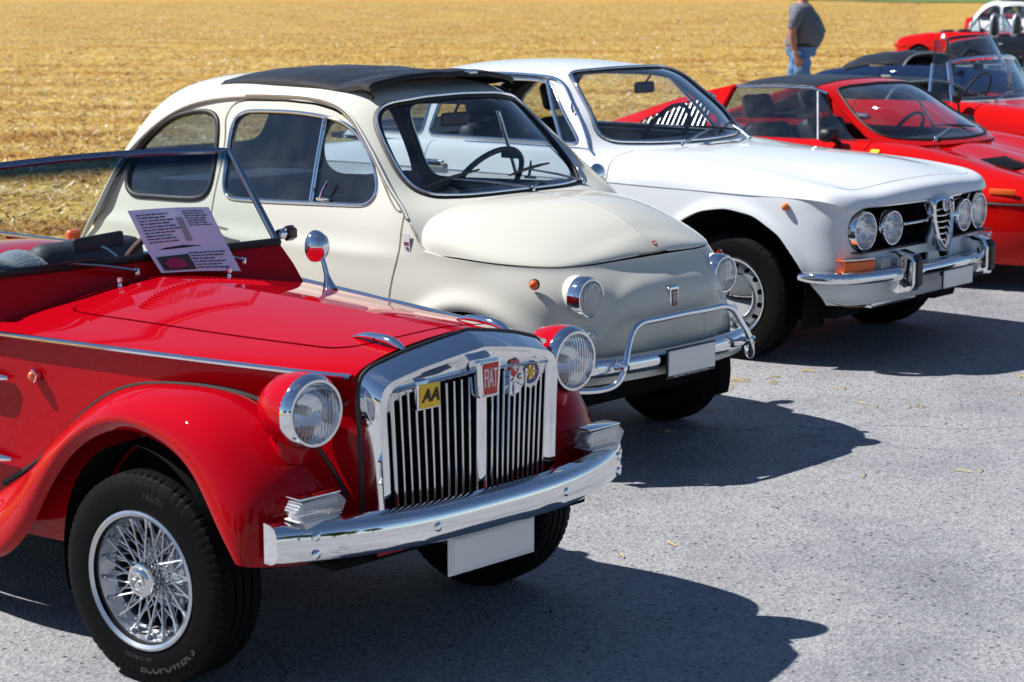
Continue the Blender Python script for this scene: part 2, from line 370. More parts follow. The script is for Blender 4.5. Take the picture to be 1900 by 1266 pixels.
# ---------------------------------------------------------------- shared car builders
def gap(me, g, w=.006):
    """split a panel along g=0 leaving a real shut line of width w -> (inside, outside)"""
    a, _ = me.clip(g+w/2); _, b = me.clip(g-w/2); return a, b
def tyre_me(R, W, rr, n=200, nblk=64, groove=.0036):
    """tyre around the y axis, outer face towards -y"""
    w = W/2
    pr = [(-w*.80, rr-.004), (-w*.93, rr+.004), (-w*.99, rr+.016), (-w*1.0, rr+(R-rr)*.38), (-w*.985, rr+(R-rr)*.60), (-w*.945, rr+(R-rr)*.80), (-w*.93, rr+(R-rr)*.815), (-w*.90, R-.010), (-w*.84, R-.004), (-w*.70, R-.001)]
    for k in (-.36, 0, .36): pr += [(w*(k-.22), R), (w*(k-.055), R), (w*(k-.05), R-.008), (w*(k+.05), R-.008), (w*(k+.055), R)]
    pr += [(w*.58, R)]; pr += [(-h, r) for h, r in pr[:10][::-1]]
    pr = np.array(pr); a = np.arange(n)*2*pi/n
    rr_ = pr[:, 1][:, None]+0*a; sh = (np.abs(pr[:, 0]) > w*.62) & (pr[:, 1] > rr+(R-rr)*.79)
    ph = (a/(2*pi)*nblk) % 1; rr_[sh] -= groove*(ph < .16)
    ph2 = (a/(2*pi)*nblk*1.0+.4) % 1; mid = (np.abs(pr[:, 0]) < w*.62) & (pr[:, 1] > R-.002); rr_[mid] -= groove*.7*(ph2 < .12)
    h = pr[:, 0][:, None]+0*a
    me = Me(np.stack([rr_*np.cos(a), h, rr_*np.sin(a)], -1).reshape(-1, 3), gridT(len(pr), n, cu=True)); return me
def wrap_text(me, R, ang, y, down=False):
    """bend flat text round the axle on the outer sidewall (seen from -y); ang measured from +z clockwise seen from -y"""
    V = me.V.copy(); th = ang+(V[:, 0]/R)*(-1 if down else 1); r = R+(V[:, 1] if not down else -V[:, 1])
    return Me(np.stack([r*np.sin(th), y-V[:, 2], r*np.cos(th)], 1), me.T)
def wheel_root(parent, x, y, z, steer=0., spin=0., far=False, label=None):
    e = bpy.data.objects.new('wheel', None); COL.objects.link(e); e.parent = parent; e.location = (x, y, z)
    e.rotation_euler = (0, spin, steer+(pi if far else 0)); e.empty_display_size = .1
    if label: e['label'] = label
    return e
SHARE = {}
def shared(key, fn):
    if key not in SHARE: SHARE[key] = fn()
    return SHARE[key]
def headlamp(parent, c, R, ring_mat=CHROME, tilt=0., depth=.05, yaw=0., lens=LENS, ring=.014, name='headlight'):
    """round lamp facing +x at c: chrome bezel, reflector bowl, ribbed domed lens"""
    k = (round(R, 4), round(depth, 3), round(ring, 4))
    prof = [(-depth, R+ring*.9), (-depth*.4, R+ring), (-.006, R+ring*.75), (.006, R+ring*.15), (.006, R-.004), (-.004, R-.007)]
    bez = shared(('bez', k), lambda: mesh(lathe(prof, 48), ring_mat, ang=50, name='bezel'))
    o = ob(name, bez, None, parent, loc=c, rot=(0, tilt, yaw))
    refl = shared(('refl', k), lambda: mesh(lathe([(-.075, .012), (-.072, R*.3), (-.062, R*.6), (-.04, R*.85), (-.006, R-.002)], 40).flip(), REFL, name='reflector'))
    ob('reflector', refl, None, o)
    bulb = shared(('bulb', k), lambda: mesh(lathe([(-.072, .012), (-.05, .013), (-.028, .012), (-.02, .008), (-.018, .0)], 16), WHITEP, name='bulb'))
    ob('bulb', bulb, None, o)
    lm = shared(('lens', k, lens.name), lambda: mesh(lathe([(.016, 0), (.0155, R*.3), (.013, R*.6), (.008, R*.82), (.001, R-.004)], 40).flip(), lens, name='lens'))
    ob('lens', lm, None, o)
    return o
def number_plate(parent, c, w, h, frame=BLACK, tilt=0., border=.008):
    o = ob('number_plate', boxm(.008, w, h, bev=.003).mv((0, 0, 0)), frame, parent, loc=c, rot=(0, tilt, 0))
    ob('plate_sheet', boxm(.004, w-2*border, h-2*border, (.0055, 0, 0), bev=.0015), WHITEP, o)
    ob('plate_blank_panel', prism(rpoly([(-w/2+border*1.7, -h/2+border*1.7), (w/2-border*1.7, -h/2+border*1.7), (w/2-border*1.7, h/2-border*1.7), (-w/2+border*1.7, h/2-border*1.7)], .008), .0015, 'x', c=(.0072, 0, 0)), PLATE, o)
    return o
def wiper(parent, root, a, b, mid=None, arm=ALU):
    root, a, b = map(np.array, (root, a, b)); m = (a+b)/2 if mid is None else np.array(mid)
    o = ob('wiper', tube([root, root*.5+m*.5+[.004, 0, .004], m], [.009, .008, .006], 8, flat=.6), arm, parent)
    ob('wiper_blade', tube([a, a*.75+b*.25+[.003, 0, .004], m+[.004, 0, .006], a*.25+b*.75+[.003, 0, .004], b], [.003, .005, .006, .005, .003], 6, flat=1.2), BLACK, o)
    ob('wiper_pivot', lathe([(-.012, .008), (.004, .009), (.008, .006), (.009, 0)], 14, 'z', root), CHROME2, o)
    return o
def seat(parent, x, y, w=.46, z=.25, h=.62, mat=SEATB, headrest=False, lean=.28):
    o = ob('seat', boxm(.46, w, .16, (x+.20, y, z+.10), .05, 3), mat, parent)
    ob('seat_back', boxm(.13, w, h, (0, 0, h/2), .055, 3).rot('Y', -lean).mv((x-.04, y, z+.12)), mat, o)
    if headrest: ob('headrest', boxm(.08, w*.6, .16, (0, 0, h+.12), .035, 3).rot('Y', -lean).mv((x-.04, y, z+.12)), mat, o)
    return o
def steering(parent, c, r=.19, tilt=.5, mat=BLACK):
    a = np.linspace(0, 2*pi, 40, endpoint=False); P = np.stack([0*a, r*np.cos(a), r*np.sin(a)], 1)
    o = ob('steering_wheel', tube(P, .012, 8, closed=True).rot('Y', tilt).mv(c), mat, parent)
    sp = tube([(0, -r, 0), (.02, 0, 0), (0, r, 0)], .010, 6).rot('Y', tilt).mv(c)+tube([(.02, 0, 0), (0, 0, -r)], .010, 6).rot('Y', tilt).mv(c)+tube([(.02, 0, 0), (.3, 0, 0)], .018, 8).rot('Y', tilt).mv(c)
    ob('steering_spokes', sp, BLACK, o); return o

# ---------------------------------------------------------------- red roadster in the foreground
RED = paint('red_paint', (.42, .0012, .007))
CAR_S = thing('red_roadster', 'red retro roadster with upright chrome grille, pontoon wings and wire wheels in the foreground', 'car', (-.495, 5.315, 0), -radians(43.622), 'classic cars parked in a row')
def build_roadster(C):
    Y = itp([-2.9, -2.3, -1.6, -.9, -.73, -.32, .04, .26, .40, .475], [.60, .66, .665, .63, .602, .525, .452, .402, .364, .336])
    zc = itp([-.82, -.3, .1, .30, .475], [.908, .912, .906, .90, .893])
    xs = np.array([.472, .40, .25, .05, -.2, -.45, -.65, -.80]); fs = [0, .15, .32, .5, .65, .78, .88, .95, 1.0]
    pm = np.array([0, .09, .22, .40, .57, .72, .83, .92, 1.]); pf = np.array([0, .05, .13, .25, .38, .53, .68, .83, 1.])
    G = []
    for f, a, b in zip(fs, pf, pm):
        row = []
        for x in xs:
            k = np.clip((x+.1)/.55, 0, 1); p = a*k+b*(1-k); z0 = zc(x); ze = .822
            row.append((x, -f*Y(x), z0-(z0-ze)*p))
        G.append(row)
    half = surf(G, 110, 70, flip=False)
    if half.N[:, 2].mean() < 0: half = half.flip()
    top = (half+half.mir())
    # bonnet shut line: closed outline seen from above
    out = np.array([(.425, 0), (.41, -.10), (.385, -.19), (.352, -.245), (.31, -.272), (.1, -.30), (-.3, -.342), (-.60, -.378), (-.675, -.378), (-.705, -.345), (-.712, -.26), (-.715, -.12), (-.715, 0)])
    oc = np.r_[smooth_loop(out, 70, 1, closed=False), (smooth_loop(out, 70, 1, closed=False)*[1, -1])[::-1]]
    hood_h, rest_h = gap(half, sdpoly(half.V[:, :2], oc), .007)
    hood = hood_h+hood_h.mir(); rest = rest_h+rest_h.mir()
    ob('body_top', rest.flange(.014), RED, C, cn=True)
    H = ob('bonnet', hood.off(.0015).flange(.016), RED, C, cn=True)
    ob('bonnet_underside', top.off(-.018), VOID, C, cn=True)
    def ztop(x, y):
        f = abs(y)/Y(x); k = np.clip((x+.1)/.55, 0, 1); p = np.interp(f, fs, pf)*k+np.interp(f, fs, pm)*(1-k); return zc(x)-(zc(x)-.822)*p
    # louvre ribs on the rear of the bonnet
    for i in range(27):
        y = -.27+i*.018; x0 = -.60+.10*(y/.27)**2
        pth = [(x0+t*.055, y, ztop(x0+t*.055, y)+.001+.004*(1-t)) for t in np.linspace(0, 1, 4)]
        ob('louvre_rib', tube(pth, [.0042, .004, .003, .001], 6), RED, H)
        ob('louvre_rivet', lathe([(0, .0028), (.0016, .002), (.002, 0)], 6, 'z', (x0-.003, y, ztop(x0, y)+.0025)), CHROME, H)
    # waist chrome strips
    for s in (-1, 1):
        px = np.linspace(.468, -2.75, 60); P = np.stack([px, s*(Y(px)+.006), .821+0*px], 1)
        ob('waist_trim', tube(P, .0125, 10, flat=.62), CHROME, C)
    # side panels (door line cut in), below the strip
    def sidegrid():
        xs2 = [.472, .40, .25, 0, -.3, -.6, -.9, -1.4, -1.9, -2.3, -2.6]
        rows = []
        for z, ins in [(.816, .004), (.70, .008), (.50, .012), (.34, .02), (.24, .05)]: rows.append([(x, -(Y(x)-ins), z) for x in xs2])
        return surf(rows, 120, 40)
    sd = sidegrid()
    if sd.N[:, 1].mean() > 0: sd = sd.flip()
    for ax in (-.02, -2.027): sd = sd.clip(np.hypot(sd.V[:, 0]-ax, sd.V[:, 2]-.275)-.35)[1]
    sd = sd.clip(np.where(sd.V[:, 0] > .22, .39-sd.V[:, 2], -1.))[0]
    door = rpoly([(-1.00, .86), (-1.00, .30), (-1.62, .30), (-1.70, .55), (-1.70, .86)], .05)
    din, dout = gap(sd, sdpoly(sd.V[:, [0, 2]], door), .007)
    for m_ in (0, 1):
        a = dout.mir() if m_ else dout; b = din.mir() if m_ else din
        ob('body_side', a.flange(.012), RED, C, cn=True); ob('door', b.flange(.012), RED, C, cn=True)
    # inner tub, floor, tail
    ob('underbody', boxm(2.6, .80, .10, (-1.10, 0, .33), .02), VOID, C)
    ob('sun_block_plate', boxm(.62, .92, .03, (.22, 0, .375), .01), VOID, C)  # plate added to stop sun leaking through under the nose
    ob('engine_bay', boxm(1.1, .62, .42, (-.13, 0, .54), .03), VOID, C)
    ob('front_apron', loft([[(x, y, z) for y in np.linspace(-.34, .34, 13)] for x, z in [(.50, .46), (.545, .42), (.55, .38), (.50, .365), (.40, .36)]]), RED, C)
    tg = []
    for x, zt, w in [(-1.75, .84, .655), (-1.9, .86, .655), (-2.2, .85, .65), (-2.5, .79, .60), (-2.68, .66, .52), (-2.74, .50, .47), (-2.72, .34, .44)]:
        tg.append([(x, w*f, (zt+.02) - (.03 if abs(f) > .9 else 0)-.06*abs(f)**3) for f in (-1, -.8, -.4, 0, .4, .8, 1)])
    tl = surf(tg, 40, 50); 
    if tl.N[:, 2].mean() < 0: tl = tl.flip()
    ob('boot_deck', tl, RED, C, cn=True)
    ob('cockpit_tub', boxm(1.0, 1.14, .06, (-1.28, 0, .36), .02), BLACK, C)
    ob('dashboard', boxm(.12, 1.05, .17, (-.94, 0, .865), .03, 3), BLACK, C)
    for s in (-1, 1): seat(C, -1.42, s*.29, .44, .30, .52)
    steering(C, (-1.14, .29, .86), .18, .45, pbr('wood_rim', (.16, .06, .03), .3, coat=.6))
    # pontoon wings
    ST = [[(.375, -.645, .405), (.395, -.660, .400), (.43, -.625, .39), (.465, -.545, .385), (.485, -.45, .385), (.475, -.325, .385)],
          [(.325, -.650, .470), (.345, -.668, .475), (.40, -.640, .505), (.44, -.565, .525), (.46, -.46, .525), (.438, -.328, .50)],
          [(.270, -.650, .540), (.285, -.668, .555), (.345, -.645, .60), (.385, -.570, .63), (.40, -.47, .64), (.353, -.355, .625)],
          [(.190, -.650, .612), (.200, -.668, .632), (.245, -.645, .69), (.265, -.575, .722), (.26, -.49, .732), (.215, -.395, .714)],
          [(-.02, -.650, .660), (-.02, -.668, .682), (-.01, -.645, .727), (.01, -.585, .757), (.04, -.51, .765), (.064, -.43, .739)],
          [(-.16, -.650, .630), (-.165, -.668, .650), (-.17, -.648, .695), (-.155, -.60, .73), (-.13, -.54, .747), (-.10, -.46, .734)],
          [(-.29, -.650, .555), (-.30, -.668, .573), (-.315, -.65, .61), (-.305, -.61, .65), (-.28, -.56, .69), (-.251, -.49, .707)],
          [(-.40, -.655, .440), (-.415, -.67, .455), (-.44, -.66, .505), (-.44, -.625, .545), (-.42, -.585, .585), (-.404, -.525, .619)],
          [(-.49, -.655, .325), (-.51, -.672, .335), (-.555, -.665, .38), (-.57, -.64, .41), (-.57, -.605, .455), (-.556, -.55, .486)],
          [(-.66, -.655, .200), (-.68, -.672, .205), (-.72, -.668, .26), (-.74, -.65, .295), (-.745, -.62, .34), (-.734, -.58, .376)],
          [(-.88, -.655, .165), (-.89, -.672, .175), (-.90, -.672, .21), (-.90, -.66, .235), (-.90, -.64, .255), (-.90, -.59, .265)],
          [(-1.45, -.66, .165), (-1.45, -.675, .175), (-1.45, -.678, .205), (-1.45, -.67, .23), (-1.45, -.65, .245), (-1.45, -.61, .25)]]
    fg = np.array(ST).transpose(1, 0, 2)
    fw = surf(fg, 130, 44)
    if fw.N[:, 1].mean() > 0: fw = fw.flip()
    bead = curve(np.array([s_[5] for s_ in ST[1:10]]), 60)+np.array([.004, -.004, .004])
    far_rear = lambda m: Me(m.V*[-1, 1, 1]+[-2.027-.02, 0, 0], m.T[:, ::-1], m.N*[-1, 1, 1])
    well = lathe([(-.640, .345), (-.42, .36), (-.40, .25), (-.40, .05)], 48, 'y', (-.02, 0, .275))
    for s in (0, 1):
        m = fw.mir() if s else fw
        F = ob('front_wing', m.flange(.016), RED, C, cn=True)
        b2 = bead*[1, -1, 1] if s else bead
        ob('wing_beading', tube(b2+np.array([0, (.006 if s else -.006), .008]), .0075, 8), BLACK, F)
        ob('wing_liner', (m.off(-.012)).flip(), VOID, F)
        w2 = well.mir() if s else well
        w2 = w2.clip(np.interp(w2.V[:, 0], [-.1, .1], [.17, .36])-w2.V[:, 2])[0]
        ob('wheel_well', w2, VOID, C); ob('wheel_well', w2.mv((-2.027, 0, 0)), VOID, C)
        # rear wing: the same pressing turned round, without the running board
        rw = m.clip(-.58-m.V[:, 0])[0]
        R_ = far_rear(rw); ob('rear_wing', R_.flange(.014), RED, C, cn=True)
    # wheels
    R, W = .279, .168
    def wire(parent, detail):
        tm = shared('tyreS', lambda: mesh(tyre_me(R, W, .168, 288, 72), TYRE, ang=30, name='tyre')); ob('tyre', tm, None, parent)
        rim = [(-.082, .168), (-.088, .177), (-.085, .183), (-.078, .184), (-.074, .177), (-.070, .166), (-.045, .160), (-.02, .142), (.04, .142), (.07, .168), (.085, .18)]
        ob('rim', shared('rimS', lambda: mesh(lathe([(h, r) for h, r in rim[:8]], 96, 'y').flip(), ALU, name='rim')), None, parent)
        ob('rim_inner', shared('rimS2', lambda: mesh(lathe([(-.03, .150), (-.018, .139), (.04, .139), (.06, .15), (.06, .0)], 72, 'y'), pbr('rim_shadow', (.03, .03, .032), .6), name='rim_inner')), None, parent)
        ob('brake_drum', shared('drumS', lambda: mesh(lathe([(.03, .0), (.03, .05), (.026, .075), (.02, .095), (.03, .105), (.075, .105), (.08, .0)], 48, 'y'), ALU, name='brake_drum')), None, parent)
        ob('hub', shared('hubS', lambda: mesh(lathe([(-.055, 0), (-.055, .030), (-.03, .034), (-.02, .040), (-.01, .034), (.02, .05), (.026, .062), (.035, .062), (.035, 0)], 32, 'y'), CHROME2, name='hub')), None, parent)
        oct_ = [(.047*cos(a), .047*sin(a)) for a in np.arange(8)*pi/4+.2]
        cap = ob('hub_cap', shared('capS', lambda: mesh(prism(oct_, .030, 'y', .005, (0, -.083, 0))+lathe([(-.092, 0), (-.091, .02), (-.087, .030), (-.083, .034)], 32, 'y'), CHROME2, ang=25, name='hub_cap')), None, parent)
        ob('cap_emblem', shared('embS', lambda: mesh(tube([(.022*cos(a), -.0915, .022*sin(a)) for a in np.linspace(0, 2*pi, 24, endpoint=False)], .0018, 5, closed=True)+tube([(-.012, -.093, -.008), (0, -.095, .012), (.012, -.093, -.008)], .002, 5)+tube([(-.014, -.093, .004), (.014, -.093, .004)], .002, 5), SILVER, name='cap_emblem')), None, cap)
        def spokes():
            out = []
            for i in range(36):                      # outer row, crossing pairs
                a = i*pi/18; b = a+(1 if i % 2 else -1)*.80
                out.append(((.036*sin(a), -.040, .036*cos(a)), (.158*sin(b), -.056 if i % 2 else -.044, .158*cos(b))))
            for i in range(40):                      # inner row
                a = i*pi/20+.05; b = a+(1 if i % 2 else -1)*.55
                out.append(((.052*sin(a), .024, .052*cos(a)), (.148*sin(b), -.028 if i % 2 else -.008, .148*cos(b))))
            return out
        sp = spokes()
        unit = shared('spokeS', lambda: mesh(tube([(0, 0, 0), (0, 0, .8), (0, 0, .86), (0, 0, 1.0)], [.0026, .0026, .0040, .0044], 6), ALU, name='spoke'))
        nip = shared('nipS', lambda: mesh(lathe([(-.004, .005), (.0, .0072), (.005, .0066), (.008, .003), (.009, 0)], 10, 'z'), ALU, name='nipple'))
        if detail:
            for p, q in sp:
                p = Vector(p); q = Vector(q); d = q-p; o = ob('spoke', unit, None, parent, loc=p); o.rotation_mode = 'QUATERNION'; o.rotation_quaternion = d.to_track_quat('Z', 'Y'); o.scale = (1, 1, d.length)
                n_ = ob('spoke_nipple', nip, None, parent, loc=q); n_.rotation_mode = 'QUATERNION'; n_.rotation_quaternion = (-d).to_track_quat('Z', 'Y')
        else:
            def allsp():
                m = None
                for p, q in sp:
                    t = tube([p, q], .0022, 5); m = t if m is None else m+t
                return mesh(m, CHROME2, name='spokes')
            o = ob('spokes', shared('spokesS', allsp), None, parent); o['kind'] = 'stuff'
    w0 = wheel_root(C, 0, -.585, R-.002, radians(9.0), .1)
    wire(w0, True)
    lett = wrap_text(text('ECOPOWER 3', .034, .003, bold=.001), .232, radians(150), -.0815, down=True)
    ob('tyre_lettering', lett, TREAD, w0)
    lett = wrap_text(text('165/70R13  77T', .015, .002), .208, radians(178), -.083, down=True); ob('tyre_lettering', lett, TREAD, w0)
    lett = wrap_text(text('165/70', .026, .002), .228, radians(8), -.0825); ob('tyre_lettering', lett, RUBBER, w0)
    wire(wheel_root(C, 0, .585, R-.002, radians(9), 0, True), False)
    wire(wheel_root(C, -2.027, -.60, R-.002), False); wire(wheel_root(C, -2.027, .60, R-.002, 0, 0, True), False)
    # grille shell
    def gx(y): return .042*(1-np.minimum(np.abs(y)/.32, 1)**1.2)
    base = [(-.322, .452), (-.327, .60), (-.334, .74), (-.334, .79), (-.322, .822), (-.295, .842), (-.20, .868), (-.10, .887), (-.012, .9005), (0, .9015)]
    o2 = np.r_[smooth_loop(base, 60, 1, closed=False), (smooth_loop(base, 60, 1, closed=False)*[-1, 1])[::-1][1:]]
    def inset(P, d, dz):
        c = np.array([0, .62]); Q = P.copy(); hw = .334; Q[:, 0] = P[:, 0]*(hw-d)/hw; zt = .9; Q[:, 1] = np.where(P[:, 1] > .6, .6+(P[:, 1]-.6)*(zt-.6-dz)/(zt-.6), P[:, 1]); return Q
    rows = []
    for d, dz, x in [(.0, .0, .482), (.003, .006, .496), (.012, .034, .543), (.013, .0355, .545), (.024, .042, .5435), (.036, .050, .541), (.0375, .052, .5395), (.048, .082, .531), (.051, .092, .528), (.053, .096, .505)]:
        Q = inset(o2, d, dz); rows.append(np.c_[x+gx(Q[:, 0]), Q])
    gr = loft(rows)
    if gr.N[:, 0].mean() < 0: gr = gr.flip()
    GR = ob('grille_shell', gr, CHROME, C, ang=22)
    ob('grille_seal', tube(np.c_[.480+gx(o2[:, 0]), o2*[1.008, 1.002]], .0045, 8), RUBBER, C)
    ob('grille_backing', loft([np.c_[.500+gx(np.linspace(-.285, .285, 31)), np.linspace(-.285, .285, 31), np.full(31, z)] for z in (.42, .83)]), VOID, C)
    zt = lambda y: .775+.020*(1-abs(y)/.27)
    for s in (-1, 1):
        for i in range(11):
            y = s*(.030+(i+.45)*.0229); x = .527+gx(y)
            b = boxm(.022, .0068, 1., (0, 0, .5), .0028, 2); V = b.V.copy(); V[:, 2] = .44+V[:, 2]*(zt(y)-.44); b = Me(V, b.T)
            lean = .018*s*(V[:, 2]-.60)/.35*min(1, abs(y)/.2); V[:, 1] += y+lean; V[:, 0] += x; ob('grille_bar', Me(V, b.T), CHROME2, GR)
    ob('grille_centre_bar', boxm(.026, .036, .36, (.570, 0, .62), .010, 3), CHROME, GR)
    ob('grille_header_rail', tube([(.529+gx(y), y, zt(y)+.012) for y in np.linspace(-.280, .280, 41)], .014, 8, flat=.5), CHROME2, GR)
    # badges
    B = ob('maker_badge', prism(rpoly([(-.036, -.05), (.036, -.05), (.044, .05), (-.044, .05)], .014), .035, 'x', .006, (.572, -.001, .788)), CHROME, GR)
    ob('badge_face', prism(rpoly([(-.024, -.039), (.024, -.039), (.030, .039), (-.030, .039)], .008), .004, 'x', 0, (.6055, -.001, .788)), pbr('badge_red', (.60, .012, .006), .4, coat=.3), B)
    tx = Me(text('FIAT', .030, .003, sx=.80).V*[1, 2.35, 1], text('FIAT', .030, .003, sx=.80).T)
    ob('badge_letters', place(tx, (.6105, -.001, .787), **FRONT), WHITEP, B)
    ob('badge_border', tube([(.608, p[0]-.001, p[1]+.788) for p in rpoly([(-.027, -.042), (.027, -.042), (.033, .042), (-.033, .042)], .008)], .003, 6, closed=True), CHROME, B)
    YEL = pbr('badge_yellow', (.90, .52, .01), .35, coat=.4)
    B = ob('yellow_badge', boxm(.014, .080, .072, (.556, -.171, .764), .004), CHROME, GR)
    ob('badge_face', boxm(.004, .070, .062, (.5645, -.171, .764), .001), YEL, B)
    ob('badge_letters', place(text('AA', .046, .003, shear=.25, bold=.0006, sx=.95), (.568, -.171, .763), **FRONT), BLACK, B)
    B = ob('club_badge', lathe([(-.006, .044), (.004, .044), (.007, .040), (.006, .036), (.006, 0)], 40, 'x', (.555, .134, .760)), CHROME2, GR)
    for a in (pi/2+pi, pi/6, pi-pi/6):
        ob('badge_rib', tube([(.563, .134, .760), (.563, .134+.038*cos(a+pi), .760+.038*sin(a+pi))], .0028, 6), CHROME, B)
    ob('badge_shield', prism(rpoly([(-.018, .022), (.018, .022), (.018, -.004), (0, -.024), (-.018, -.004)], .004), .006, 'x', .001, (.560, .134, .789)), pbr('shield_red', (.6, .01, .02), .3, coat=1), B)
    ob('badge_cross', boxm(.003, .020, .006, (.5675, .134, .792))+boxm(.0032, .006, .020, (.5675, .134, .792)), WHITEP, B)
    for ch, (dy, dz) in zip('TCS', [(-.020, .004), (.022, .004), (.002, -.024)]): ob('badge_letter', place(text(ch, .020, .002, bold=.0008), (.562, .134+dy, .760+dz), **FRONT), pbr('letter_grey', (.10, .11, .12), .5), B)
    wb = [((.040+.003*(1 if i % 2 else -1))*cos(i*pi/24), (.040+.003*(1 if i % 2 else -1))*sin(i*pi/24)) for i in range(48)]
    B = ob('gear_badge', prism(wb, .008, 'x', 0, (.547, .206, .768)), CHROME2, GR)
    ob('badge_enamel', lathe([(.0, .032), (.003, .030), (.003, .020), (.001, .019)], 32, 'x', (.554, .206, .768)), pbr('enamel_blue', (.02, .03, .18), .25, coat=1), B)
    for i in range(6):
        a = i*pi/3; ob('badge_spoke', tube([(.556, .206, .768), (.556, .206+.02*cos(a), .768+.02*sin(a))], .0032, 6), YEL, B)
    # chrome bonnet catches
    for s in (-1, 1):
        P = [(.30, s*.188, ztop(.30, .188)+.003), (.34, s*.188, ztop(.34, .188)+.012), (.40, s*.188, ztop(.40, .188)+.016), (.45, s*.188, ztop(.45, .188)+.013), (.492, s*.188, .872)]
        ob('bonnet_catch', tube(curve(P, 16), np.interp(np.linspace(0, 1, 16), [0, .25, .6, .85, 1], [.003, .012, .016, .014, .006]), 12, flat=.7), CHROME, C)
    # headlights on pods
    for s in (-1, 1):
        pod = lathe([(-.175, 0), (-.170, .03), (-.150, .058), (-.11, .083), (-.06, .094), (-.02, .095)], 40, 'x')
        pod = Me(pod.V*[1, 1, 1], pod.T)
        hl = headlamp(C, (.474, s*.468, .751), .080, depth=.045, ring=.015)
        ob('lamp_pod', pod.mv((0, 0, 0)), RED, hl)
        ob('lamp_stalk', tube([(-.08, 0, -.04), (-.10, s*.0, -.12)], [.05, .055], 20), RED, hl)
        ob('lamp_bracket', tube([(-.03, -s*.09, 0), (-.035, -s*.14, 0)], .008, 8), CHROME, hl)
    # bumper: rolled chrome bar bowed in plan
    ys = np.linspace(-.628, .628, 61); bx = lambda y: .648-.16*np.abs(y/.64)**2.6
    sec = [(-.030, .055), (-.006, .052), (.010, .044), (.017, .028), (.019, .0), (.017, -.026), (.008, -.040), (-.006, -.045), (-.03, -.045)]
    rows = []
    for y in ys:
        e = max(0, (abs(y)-.60)/.055); sc_ = 1
        rows.append([(bx(y)+dx*(1)-.0, y, .453+dz*sc_) for dx, dz in sec])
    bm_ = loft(rows); bm_ = bm_ if bm_.N[:, 0].mean() > 0 else bm_.flip()
    ends = None
    for r_ in (rows[0], rows[-1]):
        r_ = np.array(r_); c_ = r_.mean(0); k_ = len(r_); e_ = Me(np.r_[r_, [c_]], [(i, (i+1) % k_, k_) for i in range(k_)]+[((i+1) % k_, i, k_) for i in range(k_)]); ends = e_ if ends is None else ends+e_
    BU = ob('front_bumper', bm_+ends, CHROME, C, ang=50)
    for y, z in [(-.232, .455), (.238, .455), (-.545, .475), (-.545, .432), (.575, .475), (.575, .432)]:
        ob('bumper_bolt', lathe([(0, .0125), (.003, .0115), (.006, .007), (.0068, 0)], 18, 'x', (bx(y)+.0178, y, z)), CHROME, BU)
    number_plate(C, (.612, 0, .353), .314, .104, WHITEP)
    ob('plate_bracket', boxm(.03, .30, .03, (.595, 0, .395), .004), BLACK, C)
    for s in (-1, 1):
        hexa = rpoly([(-.078, 0), (-.060, .022), (.055, .026), (.080, .004), (.064, -.024), (-.062, -.024)], .006)
        SL = ob('indicator_lamp', prism([(p[0], p[1]) for p in hexa], .05, 'x', .004, (.50, s*.517, .540)), LENS_T, C)
        ob('lamp_core', boxm(.03, .13, .030, (.520, s*.517, .540), .006), SILVER, SL)
        ob('lamp_hood', boxm(.056, .128, .005, (.518, s*.517, .5675), .002), CHROME, SL); ob('lamp_tray', boxm(.056, .134, .004, (.518, s*.517, .5135), .0015), WHITEP, SL)
        ob('lamp_pedestal', prism([(s*.517-.048, .495), (s*.517+.048, .495), (s*.517+.056, .512), (s*.517-.056, .512)], .045, 'x', .002, (.505, 0, 0)), SILVER, SL)
    # side marker + chrome side vents
    for s in (-1, 1):
        y0 = Y(-.571)-.006
        MK = ob('side_marker', lathe([(0, .017), (.012, .019), (.016, .018), (.018, .015)], 24, 'y', (0, 0, 0)).scl((1, s, 1)).mv((-.571, s*y0, .716)), CHROME, C)
        ob('marker_lens', lathe([(.014, .0158), (.024, .012), (.028, .006), (.029, 0)], 20, 'y', (0, 0, 0)).scl((1, s, 1)).mv((-.571, s*y0, .716)), ORANGE, MK)
        for z in (.698, .468):
            P = curve([(-1.0, s*(Y(-1.)+.002), z-.004), (-.85, s*(Y(-.85)+.012), z), (-.74, s*(Y(-.74)+.014), z), (-.672, s*(Y(-.672)+.004), z)], 14)
            ob('side_vent_trim', tube(P, np.interp(np.linspace(0, 1, 14), [0, .2, .8, 1], [.01, .017, .016, .006]), 10), CHROME, C)
    # windscreen
    pl = lambda z: -.79-.53*(z-.84)
    def P3(y, z, d=0.): return (pl(z)+d, y, z+d*.4)
    up = rpoly([(-.575, .80), (.575, .80), (.552, .89), (.523, .955), (-.523, .955), (-.552, .89)], .004)
    pan = prism(up, .016, 'x'); V = pan.V.copy(); V[:, 0] += pl(V[:, 2])-.012; ob('scuttle_panel', Me(V, pan.T), RED, C)
    ob('scuttle_seal', tube([P3(y, .957, .004) for y in np.linspace(-.523, .523, 9)], .014, 8), RUBBER, C)
    n = 21; rows = []
    for t in np.linspace(0, 1, 9):
        z0 = .962+t*(1.243-.962); hw = .515-t*(.515-.455); rows.append([P3(y*hw, z0+.012*t*(1-y*y), 0) for y in np.linspace(-1, 1, n)])
    gl = loft(rows); gl = gl if gl.N[:, 0].mean() > 0 else gl.flip()
    WS = ob('windscreen_glass', gl, GLASS_BAND, C)
    edge = [P3(-.52, .955)]+[P3(y*.458, 1.246+.012*(1-y*y)) for y in np.linspace(-1, 1, 15)]+[P3(.52, .955)]
    ob('windscreen_frame', tube(edge, .0125, 8, flat=.8), pbr('screen_frame_metal', (.34, .38, .46), .16, 1.0), C)
